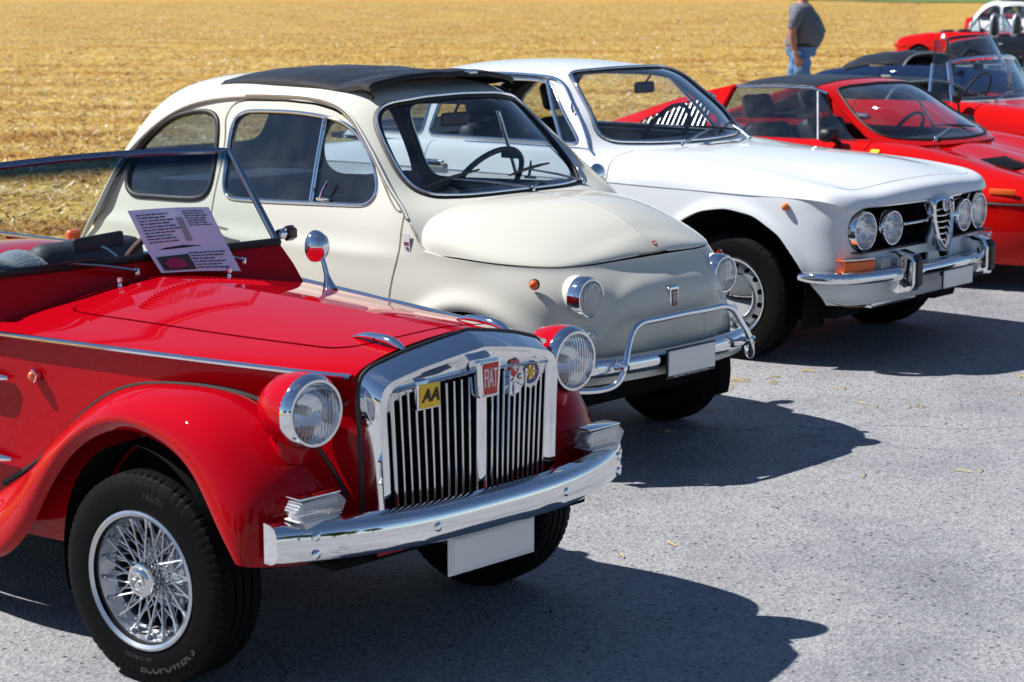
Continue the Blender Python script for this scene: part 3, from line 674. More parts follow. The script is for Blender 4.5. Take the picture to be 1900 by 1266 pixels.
    for s in (-1, 1):
        K = ob('screen_knob', lathe([(0, .016), (.02, .018), (.022, .014), (.03, .014)], 18, 'y').scl((1, s, 1)).mv(P3(s*.535, .98)), CHROME, C)
        kb = [((.022+.004*(i % 2))*cos(i*pi/6), (.022+.004*(i % 2))*sin(i*pi/6)) for i in range(12)]
        ob('knob_grip', prism(kb, .03*s, 'y', .002, P3(s*.567, .98)), pbr('knob_dark', (.04, .004, .006), .3, coat=1), K)
    wiper(C, (-.812, -.055, .928), (-.828, -.395, .969), (-.829, -.159, .972)); wiper(C, (-.806, .345, .922), (-.832, .004, .977), (-.830, .253, .973))
    M_ = ob('interior_mirror', boxm(.02, .178, .046, (0, 0, 0), .008, 3).rot('X', .06).mv((-.905, -.125, 1.012)), BLACK, C)
    ob('mirror_stem', tube([(-.86, -.085, .965), (-.885, -.105, .99), (-.90, -.12, 1.0)], .005, 8), CHROME, M_)
    for y in (-.147, .258): ob('washer_jet', lathe([(0, .008), (.010, .006), (.014, .010), (.026, .010), (.03, 0)], 12, 'z', (-.772, y, ztop(-.772, y))), CHROME, C)
    # door mirror on the far wing
    mc = np.array((-.64, .50, .965))
    MR = ob('wing_mirror', lathe([(-.050, 0), (-.046, .02), (-.03, .038), (-.008, .047), (.006, .048), (.010, .044), (.010, 0)], 32, 'x').scl((-1, 1, 1)).scl((1, .85, 1.05)).mv(mc), CHROME, C)
    zb = ztop(-.60, .50)
    ob('mirror_stalk', tube(curve([(-.575, .50, zb-.006), (-.585, .50, zb+.025), (-.60, .50, zb+.07), (-.615, .50, .94)], 14), np.interp(np.linspace(0, 1, 14), [0, .15, .4, 1], [.028, .018, .009, .007]), 12), CHROME, MR)
def band_glass():
    m, N, L = nmat('windscreen_band_glass'); o = N.new('ShaderNodeOutputMaterial')
    tc = N.new('ShaderNodeTexCoord'); sx = N.new('ShaderNodeSeparateXYZ'); L.new(tc.outputs['Object'], sx.inputs[0])
    mr = N.new('ShaderNodeMapRange'); mr.interpolation_type = 'SMOOTHSTEP'; mr.inputs[1].default_value = 1.185; mr.inputs[2].default_value = 1.228; L.new(sx.outputs['Z'], mr.inputs[0])
    mc = N.new('ShaderNodeMix'); mc.data_type = 'RGBA'; mc.inputs['A'].default_value = (.84, .90, .89, 1); mc.inputs['B'].default_value = (.02, .06, .16, 1); L.new(mr.outputs[0], mc.inputs['Factor'])
    t = N.new('ShaderNodeBsdfTransparent'); L.new(mc.outputs['Result'], t.inputs[0]); g = N.new('ShaderNodeBsdfGlossy'); g.inputs['Roughness'].default_value = .01
    f = fres(N, L); mx = N.new('ShaderNodeMixShader'); L.new(f.outputs[0], mx.inputs[0]); L.new(t.outputs[0], mx.inputs[1]); L.new(g.outputs[0], mx.inputs[2])
    L.new(mx.outputs[0], o.inputs[0]); return m
GLASS_BAND = band_glass()
LENS_T = lensmat('clear_ribbed_lens', milk=.22, ribs=60.)
build_roadster(CAR_S)
# ---------------------------------------------------------------- cream small saloon
CREAM = paint('cream_paint', (.635, .622, .545))
CAR_F = thing('cream_saloon', 'small rounded cream saloon with rolled black fabric sunroof and tubular chrome bumper guard', 'car', (.259, 7.581, 0), -radians(41.986), 'classic cars parked in a row')
def patch_ring(C, name, me, mat, rad, up, sx=1., off=0., k=3, n=160):
    """bead round every hole outline of a pane"""
    o = None
    for L in me.loops(20):
        P = smooth_loop(np.c_[me.V[L], me.N[L]], n, k); N = P[:, 3:]/np.linalg.norm(P[:, 3:], axis=1, keepdims=True)
        r = sweep_ring(P[:, :3]+N*off, N, rad, up, 8, sx)
        if np.einsum('ij,ij->i', r.N[:8], r.V[:8]-P[0, :3]).sum() < 0: r = r.flip()
        o = ob(name, r, mat, C, ang=70)
    return o
def steel_wheel(C, x, y, z, R, W, rr, far=False, steer=0., spin=0., key='F', nh=12, hr=.012, hpos=.62, capR=.35, trim=True, dish=SILVER):
    w = wheel_root(C, x, y, z, steer, spin, far)
    ob('tyre', shared('tyre'+key, lambda: mesh(tyre_me(R, W, rr, 220, 60), TYRE, ang=30, name='tyre')), None, w)
    def disc():
        pr = [(-W*.34, .0), (-W*.34, rr*.40), (-W*.30, rr*.46), (-W*.28, rr*.55), (-W*.30, rr*.72), (-W*.22, rr*.80), (-W*.18, rr*.83), (-W*.30, rr*.90), (-W*.42, rr*.95)]
        me = lathe(curve(pr, 34), 144, 'y').flip(); 
        if me.N[:, 1].mean() > 0: me = me.flip()
        for i in range(nh):
            a = 2*pi*i/nh; me = me.clip(np.hypot(me.V[:, 0]-rr*hpos*sin(a), me.V[:, 2]-rr*hpos*cos(a))-hr)[1]
        return mesh(me.flange(.012), dish, ang=50, name='wheel_disc')
    ob('wheel_disc', shared('disc'+key, disc), None, w)
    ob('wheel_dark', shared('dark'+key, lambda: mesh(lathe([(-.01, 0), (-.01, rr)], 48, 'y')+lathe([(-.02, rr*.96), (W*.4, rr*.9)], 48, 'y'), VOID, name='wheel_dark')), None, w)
    ob('rim', shared('rim'+key, lambda: mesh(lathe([(-W*.40, rr*.90), (-W*.46, rr*.93), (-W*.50, rr*.985), (-W*.50, rr*1.02), (-W*.44, rr*1.035), (-W*.38, rr*.99)], 96, 'y').flip(), CHROME if trim else dish, name='rim')), None, w)
    ob('hub_cap', shared('cap'+key, lambda: mesh(lathe([(-W*.50, 0), (-W*.495, capR*.3*rr), (-W*.46, capR*.8*rr), (-W*.40, capR*1.25*rr), (-W*.37, capR*1.5*rr), (-W*.33, capR*1.55*rr)], 64, 'y').flip(), CHROME, name='hub_cap')), None, w)
    return w
def fix_out(me, c=(0, 0, .6)):
    if np.einsum('ij,ij->i', me.N, me.V-np.array(c)).mean() < 0: me = me.flip()
    return me
def build_saloon(C, PNT=CREAM, full=True):
    hw = lin([.20, .24, .35, .5, .65, .765, .785, .92, 1.0, 1.15, 1.28, 1.36], [.600, .632, .655, .662, .660, .652, .643, .610, .585, .535, .490, .45])
    xf = lin([.2, .26, .33, .42, .55, .65, .72, .78, 1.4], [.33, .39, .43, .452, .455, .445, .425, .40, .36])
    xr = lin([.2, .3, .45, .6, .7, .8, .9, 1.0, 1.15, 1.36], [-2.42, -2.50, -2.58, -2.60, -2.56, -2.50, -2.42, -2.33, -2.2, -1.95])
    tmpl = [(-2.60, 0), (-2.595, -.22), (-2.56, -.42), (-2.47, -.55), (-2.30, -.61), (-2.05, -.640), (-1.7, -.657), (-1.3, -.662), (-.9, -.662), (-.5, -.658), (-.2, -.645), (0, -.632), (.12, -.612), (.24, -.570), (.33, -.505), (.39, -.410), (.43, -.25), (.445, 0)]
    T2 = {(-.2, -.645): (-.2, -.632), (0, -.632): (0, -.617), (.12, -.612): (.10, -.588), (.24, -.570): (.19, -.546), (.33, -.505): (.262, -.482), (.39, -.410): (.312, -.385), (.43, -.25): (.350, -.235), (.445, 0): (.372, 0)}
    zs = [.20, .25, .32, .42, .55, .66, .735, .77, .79, .86, .93, 1.0, 1.08, 1.16, 1.24, 1.32, 1.38]
    rows = []
    for z in zs:
        row = []
        for x, y in tmpl:
            X = x*xf(z)/.445 if x > 0 else (-2.0+(x+2.0)*(xr(z)+2.0)/(-.60) if x < -2.0 else x)
            Y_ = y*hw(z)/.662; k = np.interp(z, [.655, .72, .77], [0, .42, 1.])
            if (x, y) in T2: X = X*(1-k)+T2[(x, y)][0]*k; Y_ = Y_*(1-k)+T2[(x, y)][1]*k
            row.append((X, Y_, z))
        rows.append(row)
    side = fix_out(surf(rows, 330, 150), (-1, 0, .6))
    V = side.V.copy()
    for ax, R in ((0., .37), (-1.84, .355)):                      # wheel-arch flares
        r = np.hypot(V[:, 0]-ax, V[:, 2]-.25); k = (np.abs(V[:, 1]) > .4)*(V[:, 2] > .25)
        V[:, 1] -= .022*np.exp(-((r-R)/.04)**2)*k*np.sign(-V[:, 1])*-1*-1
    nose = (V[:, 0] > .25)                                          # raised centre pressing of the nose
    pol = smooth_loop([(-.62, .20), (-.60, .48), (-.47, .525), (-.36, .56), (-.28, .66), (-.20, .705), (0, .715), (.20, .705), (.28, .66), (.36, .56), (.47, .525), (.60, .48), (.62, .20)], 90, 3)
    sd = sdpoly(V[:, 1:], pol); V[:, 0] += nose*.014*(1/(1+np.exp(np.clip(sd/.012, -30, 30))))
    side = Me(V, side.T)
    drip = np.array([(-.32, .612, .905), (-.345, .604, .93), (-.42, .587, .99), (-.574, .542, 1.126), (-.667, .515, 1.204), (-.762, .492, 1.27), (-.844, .480, 1.301), (-.961, .471, 1.320), (-1.143, .469, 1.326), (-1.39, .471, 1.320), (-1.581, .478, 1.303), (-1.737, .492, 1.271), (-1.858, .508, 1.223), (-1.945, .526, 1.17), (-2.024, .548, 1.105), (-2.093, .572, 1.033), (-2.146, .598, .952), (-2.2, .622, .851), (-2.30, .615, .74), (-2.42, .58, .64)])
    dc = curve(drip, 120)
    # what of the band is body side: below the drip rail and the bonnet shut line
    low = np.array([(-2.9, .10), (-2.9, .64), (-2.42, .64)])
    topb = dc[::-1][:, [0, 2]]
    fr = np.array([(-.298, .89), (-.272, .86), (-.248, .825), (-.22, .797), (-.1, .781), (.05, .774), (.16, .768), (.29, .761), (.34, .764), (.37, .772), (.6, .772), (.6, .10)])
    allp = np.r_[low, topb, fr]
    body = side.clip(sdpoly(side.V[:, [0, 2]], allp))[0]
    for ax, R in ((0., .345), (-1.84, .335)):
        body = body.clip(np.where(np.abs(body.V[:, 1]) > .35, np.hypot(body.V[:, 0]-ax, (body.V[:, 2]-.25)*1.0)-R, 1.))[1]
    body = body.clip(np.where(body.V[:, 0] > .30, .335-body.V[:, 2], -1.))[0]
    xz = lambda m: m.V[:, [0, 2]]
    door = np.array([(-.325, .95), (-.343, .86), (-.346, .78), (-.373, .676), (-.395, .55), (-.40, .42), (-.385, .30), (-.42, .262), (-.6, .258), (-1.3, .258), (-1.38, .28), (-1.43, .36), (-1.455, .6), (-1.45, .83), (-1.448, 1.05), (-1.46, 1.15), (-1.49, 1.23), (-1.47, 1.285), (-1.40, 1.305), (-1.143, 1.312), (-.961, 1.306), (-.85, 1.287), (-.772, 1.256), (-.677, 1.19), (-.584, 1.112), (-.43, .976), (-.36, .92)])
    dsd = sdpoly(xz(body), smooth_loop(door, 160, 1))
    dr, rest = gap(body, dsd, .010)
    dw = curve(np.array([(-1.426, 1.094), (-1.436, 1.176), (-1.415, 1.240), (-1.299, 1.264), (-1.056, 1.268), (-.874, 1.255), (-.768, 1.230), (-.652, 1.160), (-.554, 1.064), (-.518, 1.000), (-.544, .953), (-.652, .935), (-.998, .922), (-1.304, .912), (-1.381, .926), (-1.412, .990)]), 120, True)
    qw = curve(np.array([(-2.029, 1.071), (-1.940, 1.152), (-1.827, 1.214), (-1.701, 1.243), (-1.605, 1.247), (-1.542, 1.222), (-1.512, 1.155), (-1.485, .993), (-1.505, .918), (-1.628, .891), (-1.897, .882), (-2.009, .885), (-2.065, .922), (-2.070, .985)]), 120, True)
    dg, dr = dr.clip(sdpoly(xz(dr), dw)); qg, rest = rest.clip(sdpoly(xz(rest), qw))
    TRIMG = pbr('liner_grey', (.045, .05, .065), .7)
    for s in (0, 1):
        f = (lambda m: m.mir()) if s else (lambda m: m)
        Bd = ob('body_side', f(rest).flange(.014), PNT, C, cn=True)
        ob('body_liner', f(rest.clip(rest.V[:, 2]-.8)[1].off(-.022)).flip(), TRIMG, Bd, cn=True)
        D = ob('door', f(dr).flange(.014), PNT, C, cn=True)
        ob('door_liner', f(dr.off(-.03)).flip(), TRIMG, D, cn=True)
        ob('door_glass', f(dg.off(-.006)), GLASSD, D, cn=True)
        patch_ring(D, 'window_trim', f(dg), CHROME, .0095, .8, .9); patch_ring(D, 'window_seal', f(dg.off(-.006)), RUBBER, .012, .5, .9)
        ob('quarter_glass', f(qg.off(-.006)), GLASSD, Bd, cn=True); patch_ring(Bd, 'quarter_seal', f(qg), RUBBER, .012, .9, 1.)
        sg = -1 if not s else 1
        ys = lambda z: sg*float(hw(z))
        ob('vent_window_post', tube([(-.862, ys(.935)*1.004, .935), (-.875, ys(1.09)*1.006, 1.09), (-.888, ys(1.25)*1.004, 1.252)], .009, 8), CHROME, D)
        ob('vent_latch', tube([(-.80, ys(.95)*1.02, .952), (-.79, ys(.98)*1.03, .985), (-.775, ys(1.02)*1.03, 1.02)], [.008, .006, .005], 8)+boxm(.07, .012, .014, (-.79, ys(.94)*1.012, .948), .004), CHROME, D)
        hb = ob('door_handle', tube(curve([(-1.425, sg*.653, .797), (-1.40, sg*.672, .80), (-1.34, sg*.684, .80), (-1.275, sg*.682, .795)], 14), np.linspace(.013, .009, 14), 10, flat=.7), CHROME, D)
        ob('handle_boss', lathe([(0, .018), (.01, .017), (.018, .012)], 16, 'y').scl((1, sg, 1)).mv((-1.42, sg*.646, .797)), CHROME, hb)
        ob('drip_rail', tube(dc*[1, sg, 1]+[0, sg*.004, 0], .009, 8, flat=1.0), PNT, C)
        ob('drip_rail_trim', tube(dc[:58]*[1, sg, 1]+[0, sg*.011, .003], .0038, 6), CHROME, C)
        mk = ob('side_marker', lathe([(0, .021), (.006, .020), (.008, .017)], 24, 'y').scl((1, sg, 1)).rot('Z', sg*-.35).mv((.258, sg*.553, .712)), BLACK, C)
        ob('marker_lens', lathe([(.006, .0175), (.018, .015), (.024, .008), (.0255, 0)], 20, 'y').scl((1, sg, 1)).rot('Z', sg*-.35).mv((.258, sg*.553, .712)), ORANGE, mk)
        wl = lathe([(-.57, .345), (-.50, .345), (-.44, .28), (-.44, .02)], 40, 'y', (0, 0, .25)); wl = wl.clip(.16-wl.V[:, 2])[0]
        for x in (0, -1.84): ob('wheel_well', f(wl.mv((x, .03, 0))), VOID, C)
        tlm = ob('tail_light', boxm(.05, .07, .16, (-2.545, sg*.535, .60), .02, 3), ORANGE, C)
    # roof, screen surround and tail as one pressing between the drip rails
    Cn = [(-.215, .925), (-.262, .957), (-.345, .985), (-.44, 1.12), (-.515, 1.23), (-.60, 1.318), (-.70, 1.358), (-.95, 1.396), (-1.39, 1.410), (-1.62, 1.404), (-1.85, 1.375), (-2.02, 1.325), (-2.17, 1.240), (-2.28, 1.135), (-2.38, 1.02), (-2.45, .92), (-2.52, .82), (-2.58, .72)]
    En = [(-.225, .624, .785), (-.300, .615, .893), (-.42, .587, .99), (-.574, .542, 1.126), (-.667, .515, 1.204), (-.762, .492, 1.27), (-.844, .480, 1.301), (-1.0, .470, 1.322), (-1.39, .471, 1.320), (-1.581, .478, 1.303), (-1.737, .492, 1.271), (-1.858, .508, 1.223), (-1.945, .526, 1.17), (-2.024, .548, 1.105), (-2.093, .572, 1.033), (-2.146, .598, .952), (-2.2, .622, .851), (-2.30, .615, .74)]
    G = []
    ss = [0, .03, .075, .14, .24, .4, .68, 1.0]
    for s in ss:
        G.append([(e[0]+(c[0]-e[0])*(1-(1-s)**q), -e[1]*(1-s), e[2]+(c[1]-e[2])*(1-(1-s)**q)) for e, c, q in zip(En, Cn, [4.5, 3.4, 2.15, 2.2, 2.4, 2.9, 4.0, 5.5, 6, 6, 5.8, 5.5, 5, 4.6, 4.2, 3.8, 3.4, 3])])
    full_g = G+[[(x, -y, z) for x, y, z in r] for r in G[::-1][1:]]
    sh_ = fix_out(surf(full_g, 240, 150), (-1.2, 0, .7))
    wso = [(0, .968), (.30, .967), (.44, .974), (.487, 1.0), (.496, 1.07), (.476, 1.16), (.448, 1.235), (.41, 1.287), (.35, 1.311), (.2, 1.328), (0, 1.333)]
    wsp = np.r_[smooth_loop(wso, 60, 2, closed=False), (smooth_loop(wso, 60, 2, closed=False)*[-1, 1])[::-1][1:-1]]
    g = np.where(sh_.V[:, 0] > -1.0, sdpoly(sh_.V[:, 1:], wsp), 1.)
    wg, shell = sh_.clip(g)
    rwp = rpoly([(-.40, 1.03), (.40, 1.03), (.35, 1.235), (-.35, 1.235)], .07)
    rg, shell = shell.clip(np.where(shell.V[:, 0] < -1.6, sdpoly(shell.V[:, 1:], rwp), 1.))
    # opening for the rolled fabric roof
    orp = rpoly([(-.88, -.37), (-.88, .37), (-1.55, .37), (-1.55, -.37)], .06)
    _, shell = shell.clip(np.where(shell.V[:, 2] > 1.2, sdpoly(shell.V[:, :2], orp), 1.))
    RF = ob('roof_shell', shell.flange(.012), PNT, C, cn=True)
    ob('head_liner', shell.off(-.02).clip(shell.V[:, 2]-.95)[1].flip(), TRIMG, RF, cn=True)
    ob('windscreen_glass', wg.off(-.005), GLASS, C, cn=True); ob('rear_glass', rg.off(-.005), GLASSD, C, cn=True)
    patch_ring(C, 'windscreen_seal', wg, RUBBER, .017, .55, 1.); patch_ring(C, 'windscreen_trim', wg, CHROME, .0065, 1.5, .8, off=.006); patch_ring(C, 'rear_glass_seal', rg, RUBBER, .015, .6)
    # folded fabric roof: taut at the back, a roll of folds at the front
    rows = []
    for x in np.linspace(-1.64, -.685, 50):
        c_ = np.interp(x, [-1.64, -1.55, -1.42, -1.2, -1.0, -.9, -.82, -.74, -.685], [1.402, 1.418, 1.428, 1.430, 1.420, 1.413, 1.420, 1.430, 1.424]); row = []
        hwd = .425+.006*sin(x*9)
        for y in np.linspace(-1, 1, 33):
            fold = .006*np.exp(-((x+.93+.04*y)/.05)**2)
            z = c_+.004-.038*abs(y)**2.6-(.012 if abs(y) > .97 else 0)-fold+.0022*sin(x*31+y*3)*(x > -1.15)*(1-y*y)+.0015*sin(y*17+x*11)*(1-y*y)
            row.append((x-.035*abs(y)**2*np.interp(x, [-1.64, -.685], [-.5, 1]), y*hwd, z))
        rows.append(row)
    fr_ = loft(rows); fr_ = fr_ if fr_.N[:, 2].mean() > 0 else fr_.flip()
    SR = ob('fabric_sunroof', fr_.flange(.022), VINYL, C, ang=60)
    ob('sunroof_bow', tube([(-.688-.035*abs(y/.41)**2, y, 1.416-.036*abs(y/.41)**2.6) for y in np.linspace(-.41, .41, 21)], .011, 8, flat=.8), BLACK, SR)
    ob('sunroof_handle', boxm(.035, .05, .012, (-.665, .10, 1.420), .004), CHROME2, SR)
    for y_ in (-.40, .40): ob('sunroof_stay', tube([(-.76, y_, 1.352), (-.72, y_, 1.335)], .008, 6), BLACK, SR)
    # bonnet
    E_ = [(-.315, .572, .825), (-.25, .615, .797), (-.10, .622, .787), (.05, .602, .780), (.16, .560, .774), (.235, .508, .770), (.29, .435, .767), (.325, .34, .768), (.350, .22, .773), (.364, .09, .779)]
    K_ = [(-.34, .958), (-.25, .963), (-.10, .962), (.03, .950), (.13, .925), (.21, .895), (.27, .862), (.31, .838), (.345, .810), (.366, .788)]
    pw = [3.0, 2.8, 2.3, 1.75, 1.5, 1.35, 1.3, 1.4, 1.6, 2.]
    G = []
    for ph in np.r_[0, .10, .22, .40, .65, .95, 1.25, pi/2]:
        r = []
        for e, c, q in zip(E_, K_, pw):
            k = cos(ph)**(2/q) if ph < 1.57 else 0.; r.append((e[0]+(c[0]-e[0])*(1-k), -e[1]*k, e[2]+(c[1]-e[2])*sin(ph)**(2/q)))
        G.append(r)
    G = G+[[(x, -y, z) for x, y, z in r] for r in G[::-1][1:]]
    hd = fix_out(surf(G, 110, 110), (0, 0, .5))
    Vh = hd.V.copy(); Vh[:, 2] += .0016*np.exp(-(Vh[:, 1]/.010)**2)*np.clip((Vh[:, 2]-.80)/.05, 0, 1); hd = Me(Vh, hd.T)
    HB = ob('bonnet', hd.flange(.02), PNT, C, cn=True)
    ob('bonnet_underside', Me(hd.V*[1, 1, 1]-[0.02, 0, .022], hd.T), VOID, C)
    bd = prism(rpoly([(-.011, .013), (.011, .013), (.011, -.004), (0, -.014), (-.011, -.004)], .002), .003, 'x', .0005)
    ob('bonnet_shield', bd.rot('Y', -.7).mv((.372, 0, .815)), pbr('shield_red', (.6, .01, .02), .3), HB); ob('shield_cross', (boxm(.002, .012, .004)+boxm(.0021, .004, .012)).mv((.004, 0, .001)).rot('Y', -.7).mv((.372, 0, .815)), WHITEP, HB)
    for y in (-.14, .06): ob('washer_jet', lathe([(0, .006), (.012, .005), (.014, 0)], 10, 'z', (-.335, y-.02, .955)), BLACK, C)
    # floor and cabin
    ob('underbody', boxm(2.7, 1.0, .10, (-1.05, 0, .27), .03), VOID, C)
    ob('front_bulkhead', boxm(.5, .96, .42, (-.02, 0, .52), .05), VOID, C)
    ob('cabin_floor', boxm(1.9, 1.16, .05, (-1.2, 0, .33)), BLACK, C)
    ob('dashboard', boxm(.12, 1.06, .12, (-.50, 0, .905), .03, 3), pbr('dash_cream', (.10, .10, .09), .5), C)
    NAVY = pbr('seat_navy', (.035, .045, .075), .65, bump=(150, .2, .001))
    for y in (-.27, .27): seat(C, -1.20, y, .42, .33, .52, NAVY, lean=.25)
    ob('rear_bench', boxm(.16, 1.0, .46, (-1.93, 0, .66), .06, 3).rot('Y', -.25, (-1.93, 0, .5)), NAVY, C); ob('rear_parcel_shelf', boxm(.30, 1.0, .03, (-2.12, 0, .90), .01), NAVY, C)
    steering(C, (-.74, .27, .945), .19, .62)
    MI = ob('interior_mirror', boxm(.02, .16, .055, (-.66, -.0, 1.235), .012, 3), BLACK, C); ob('mirror_stem', tube([(-.66, 0, 1.26), (-.63, 0, 1.31)], .006, 6), BLACK, MI)
    cs = [(-.045, -.012), (.045, -.012), (.045, .004), (.030, .010), (.018, .026), (-.012, .027), (-.028, .012), (-.045, .006)]
    ob('window_sticker', prism([(p[0]*1.1-.86, p[1]*1.25+1.045) for p in cs], .003, 'y', 0, (0, .552, 0)), BLACK, C, label='black car-shaped sticker')
    # wipers on the cowl
    def wsp3(y, z, d=.012):
        k = (sh_.V[:, 0] > -1.0); i = np.argmin(np.where(k, (sh_.V[:, 1]-y)**2+(sh_.V[:, 2]-z)**2, 9)); return sh_.V[i]+sh_.N[i]*d
    wiper(C, wsp3(.06, .966), wsp3(-.45, .998), wsp3(-.14, 1.052)); wiper(C, wsp3(.42, .968), wsp3(.0, 1.02), wsp3(.30, 1.045))
    fm = ob('door_mirror', lathe([(-.03, 0), (-.026, .03), (-.008, .052), (.004, .055), (.008, .05), (.008, 0)], 24, 'x').scl((-1, 1, 1)).mv((-.49, .70, .965)), CHROME, C); ob('mirror_arm', tube([(-.42, .62, .90), (-.46, .68, .93), (-.48, .695, .96)], .007, 6), CHROME, fm)
    # nose: lamps, badge, bumper
    for s in (-1, 1):
        hl = headlamp(C, (.400, s*.410, .659), .069, depth=.048, ring=.010)
        ob('lamp_bowl', lathe([(-.12, .07), (-.07, .078), (-.046, .0785)], 36, 'x'), PNT, hl)
        ob('parking_lamp', lathe([(0, .030), (.008, .029), (.016, .020), (.020, 0)], 24, 'x', (.440-.02, s*.43, .515)), LENS_T, C)
    B = ob('maker_badge', prism(rpoly([(-.024, -.042), (.024, -.042), (.030, .042), (-.030, .042)], .010), .022, 'x', .005, (.445, 0, .622)), CHROME, C)
    ob('badge_face', prism(rpoly([(-.015, -.031), (.015, -.031), (.019, .031), (-.019, .031)], .006), .003, 'x', 0, (.4665, 0, .622)), pbr('badge_maroon', (.20, .015, .02), .25, coat=1), B)
    tx = text('FIAT', .020, .002, sx=.72); ob('badge_letters', place(Me(tx.V*[1, 2.9, 1], tx.T), (.4705, 0, .622), **FRONT), WHITEP, B)
    ys = np.linspace(-.60, .60, 61); bx = lambda y: .525-.09*np.abs(y/.6)**2-.10*np.abs(y/.6)**8
    rows = [[(bx(y)+dx, y, .412+dz) for dx, dz in [(-.02, .036), (-.004, .034), (.008, .026), (.013, .010), (.014, -.004), (.011, -.018), (.002, -.030), (-.02, -.034)]] for y in ys]
    b = loft(rows); b = b if b.N[:, 0].mean() > 0 else b.flip(); BU = ob('front_bumper', b.flange(.004), CHROME, C, ang=60)
    rows = [[(bx(y)-.02+dx, y, .372+dz) for dx, dz in [(0, .012), (.004, 0), (0, -.020), (-.03, -.030)]] for y in ys*.96]
    b = loft(rows); ob('lower_valance', (b if b.N[:, 0].mean() > 0 else b.flip()).flange(.004), PNT, C)
    gp = [(.513, 0, .566), (.513, -.20, .565), (.513, -.262, .562), (.517, -.305, .545), (.526, -.345, .495), (.540, -.378, .440), (.543, -.394, .400), (.530, -.414, .362), (.500, -.450, .344), (.44, -.52, .340), (.40, -.57, .345)]
    gp = gp[::-1]+[(x, -y, z) for x, y, z in gp[1:]]
    ob('bumper_guard_tube', tube(smooth_loop(curve(gp, 160), 150, 3, closed=False), .0125, 12), CHROME, C)
    for s in (-1, 1): ob('guard_clamp', tube([(bx(.40), s*.40, .415), (.545, s*.388, .42)], .010, 8)+lathe([(-.004, .018), (.016, .018), (.02, .01)], 16, 'x', (.538, s*.389, .42)), CHROME, C)
    pt = number_plate(C, (.548, 0, .400), .298, .105, BLACK, border=.006)
    ob('plate_frame_text', place(text('GARAGE CHABLOZ   1052 Le Mont/Lausanne   021 652 76 26', .0085, .001), (.0045, 0, -.052), **FRONT), WHITEP, pt); ob('plate_frame_strip', boxm(.006, .298, .014, (0, 0, -.052), .002), BLACK, pt)
    # stickers on the scuttle
    st = ob('club_sticker', boxm(.034, .002, .088, (-.305, -.6365, .815), 0).rot('X', .10, (-.305, -.6365, .815)), WHITEP, C)
    ob('sticker_print', boxm(.026, .003, .018, (-.305, -.637, .822))+boxm(.012, .003, .007, (-.303, -.6385, .803)), pbr('print_red_blue', (.25, .05, .09), .4, var=(60, .9)), st)
    ob('sticker_text', place(text('Amicale', .010, .001), (-.305, -.6352, .846), (1, 0, 0), (0, 0, 1)), pbr('print_dark', (.05, .06, .10), .5), st)
    for x, y in ((0, .56), (-1.84, .565)):
        steel_wheel(C, x, -y, .257, .259, .128, .160, key='F', nh=8, hr=.014, trim=False); steel_wheel(C, x, y, .257, .259, .128, .160, far=True, key='F', nh=8, hr=.014, trim=False)
    rb = loft([[( -2.62+.10*abs(y/.58)**3+dx*-1, y, .40+dz) for dx, dz in [(-.02, .03), (.01, .02), (.012, -.02), (-.02, -.03)]] for y in np.linspace(-.58, .58, 31)])
    ob('rear_bumper', rb if rb.N[:, 0].mean() < 0 else rb.flip(), CHROME, C, ang=60)
build_saloon(CAR_F)
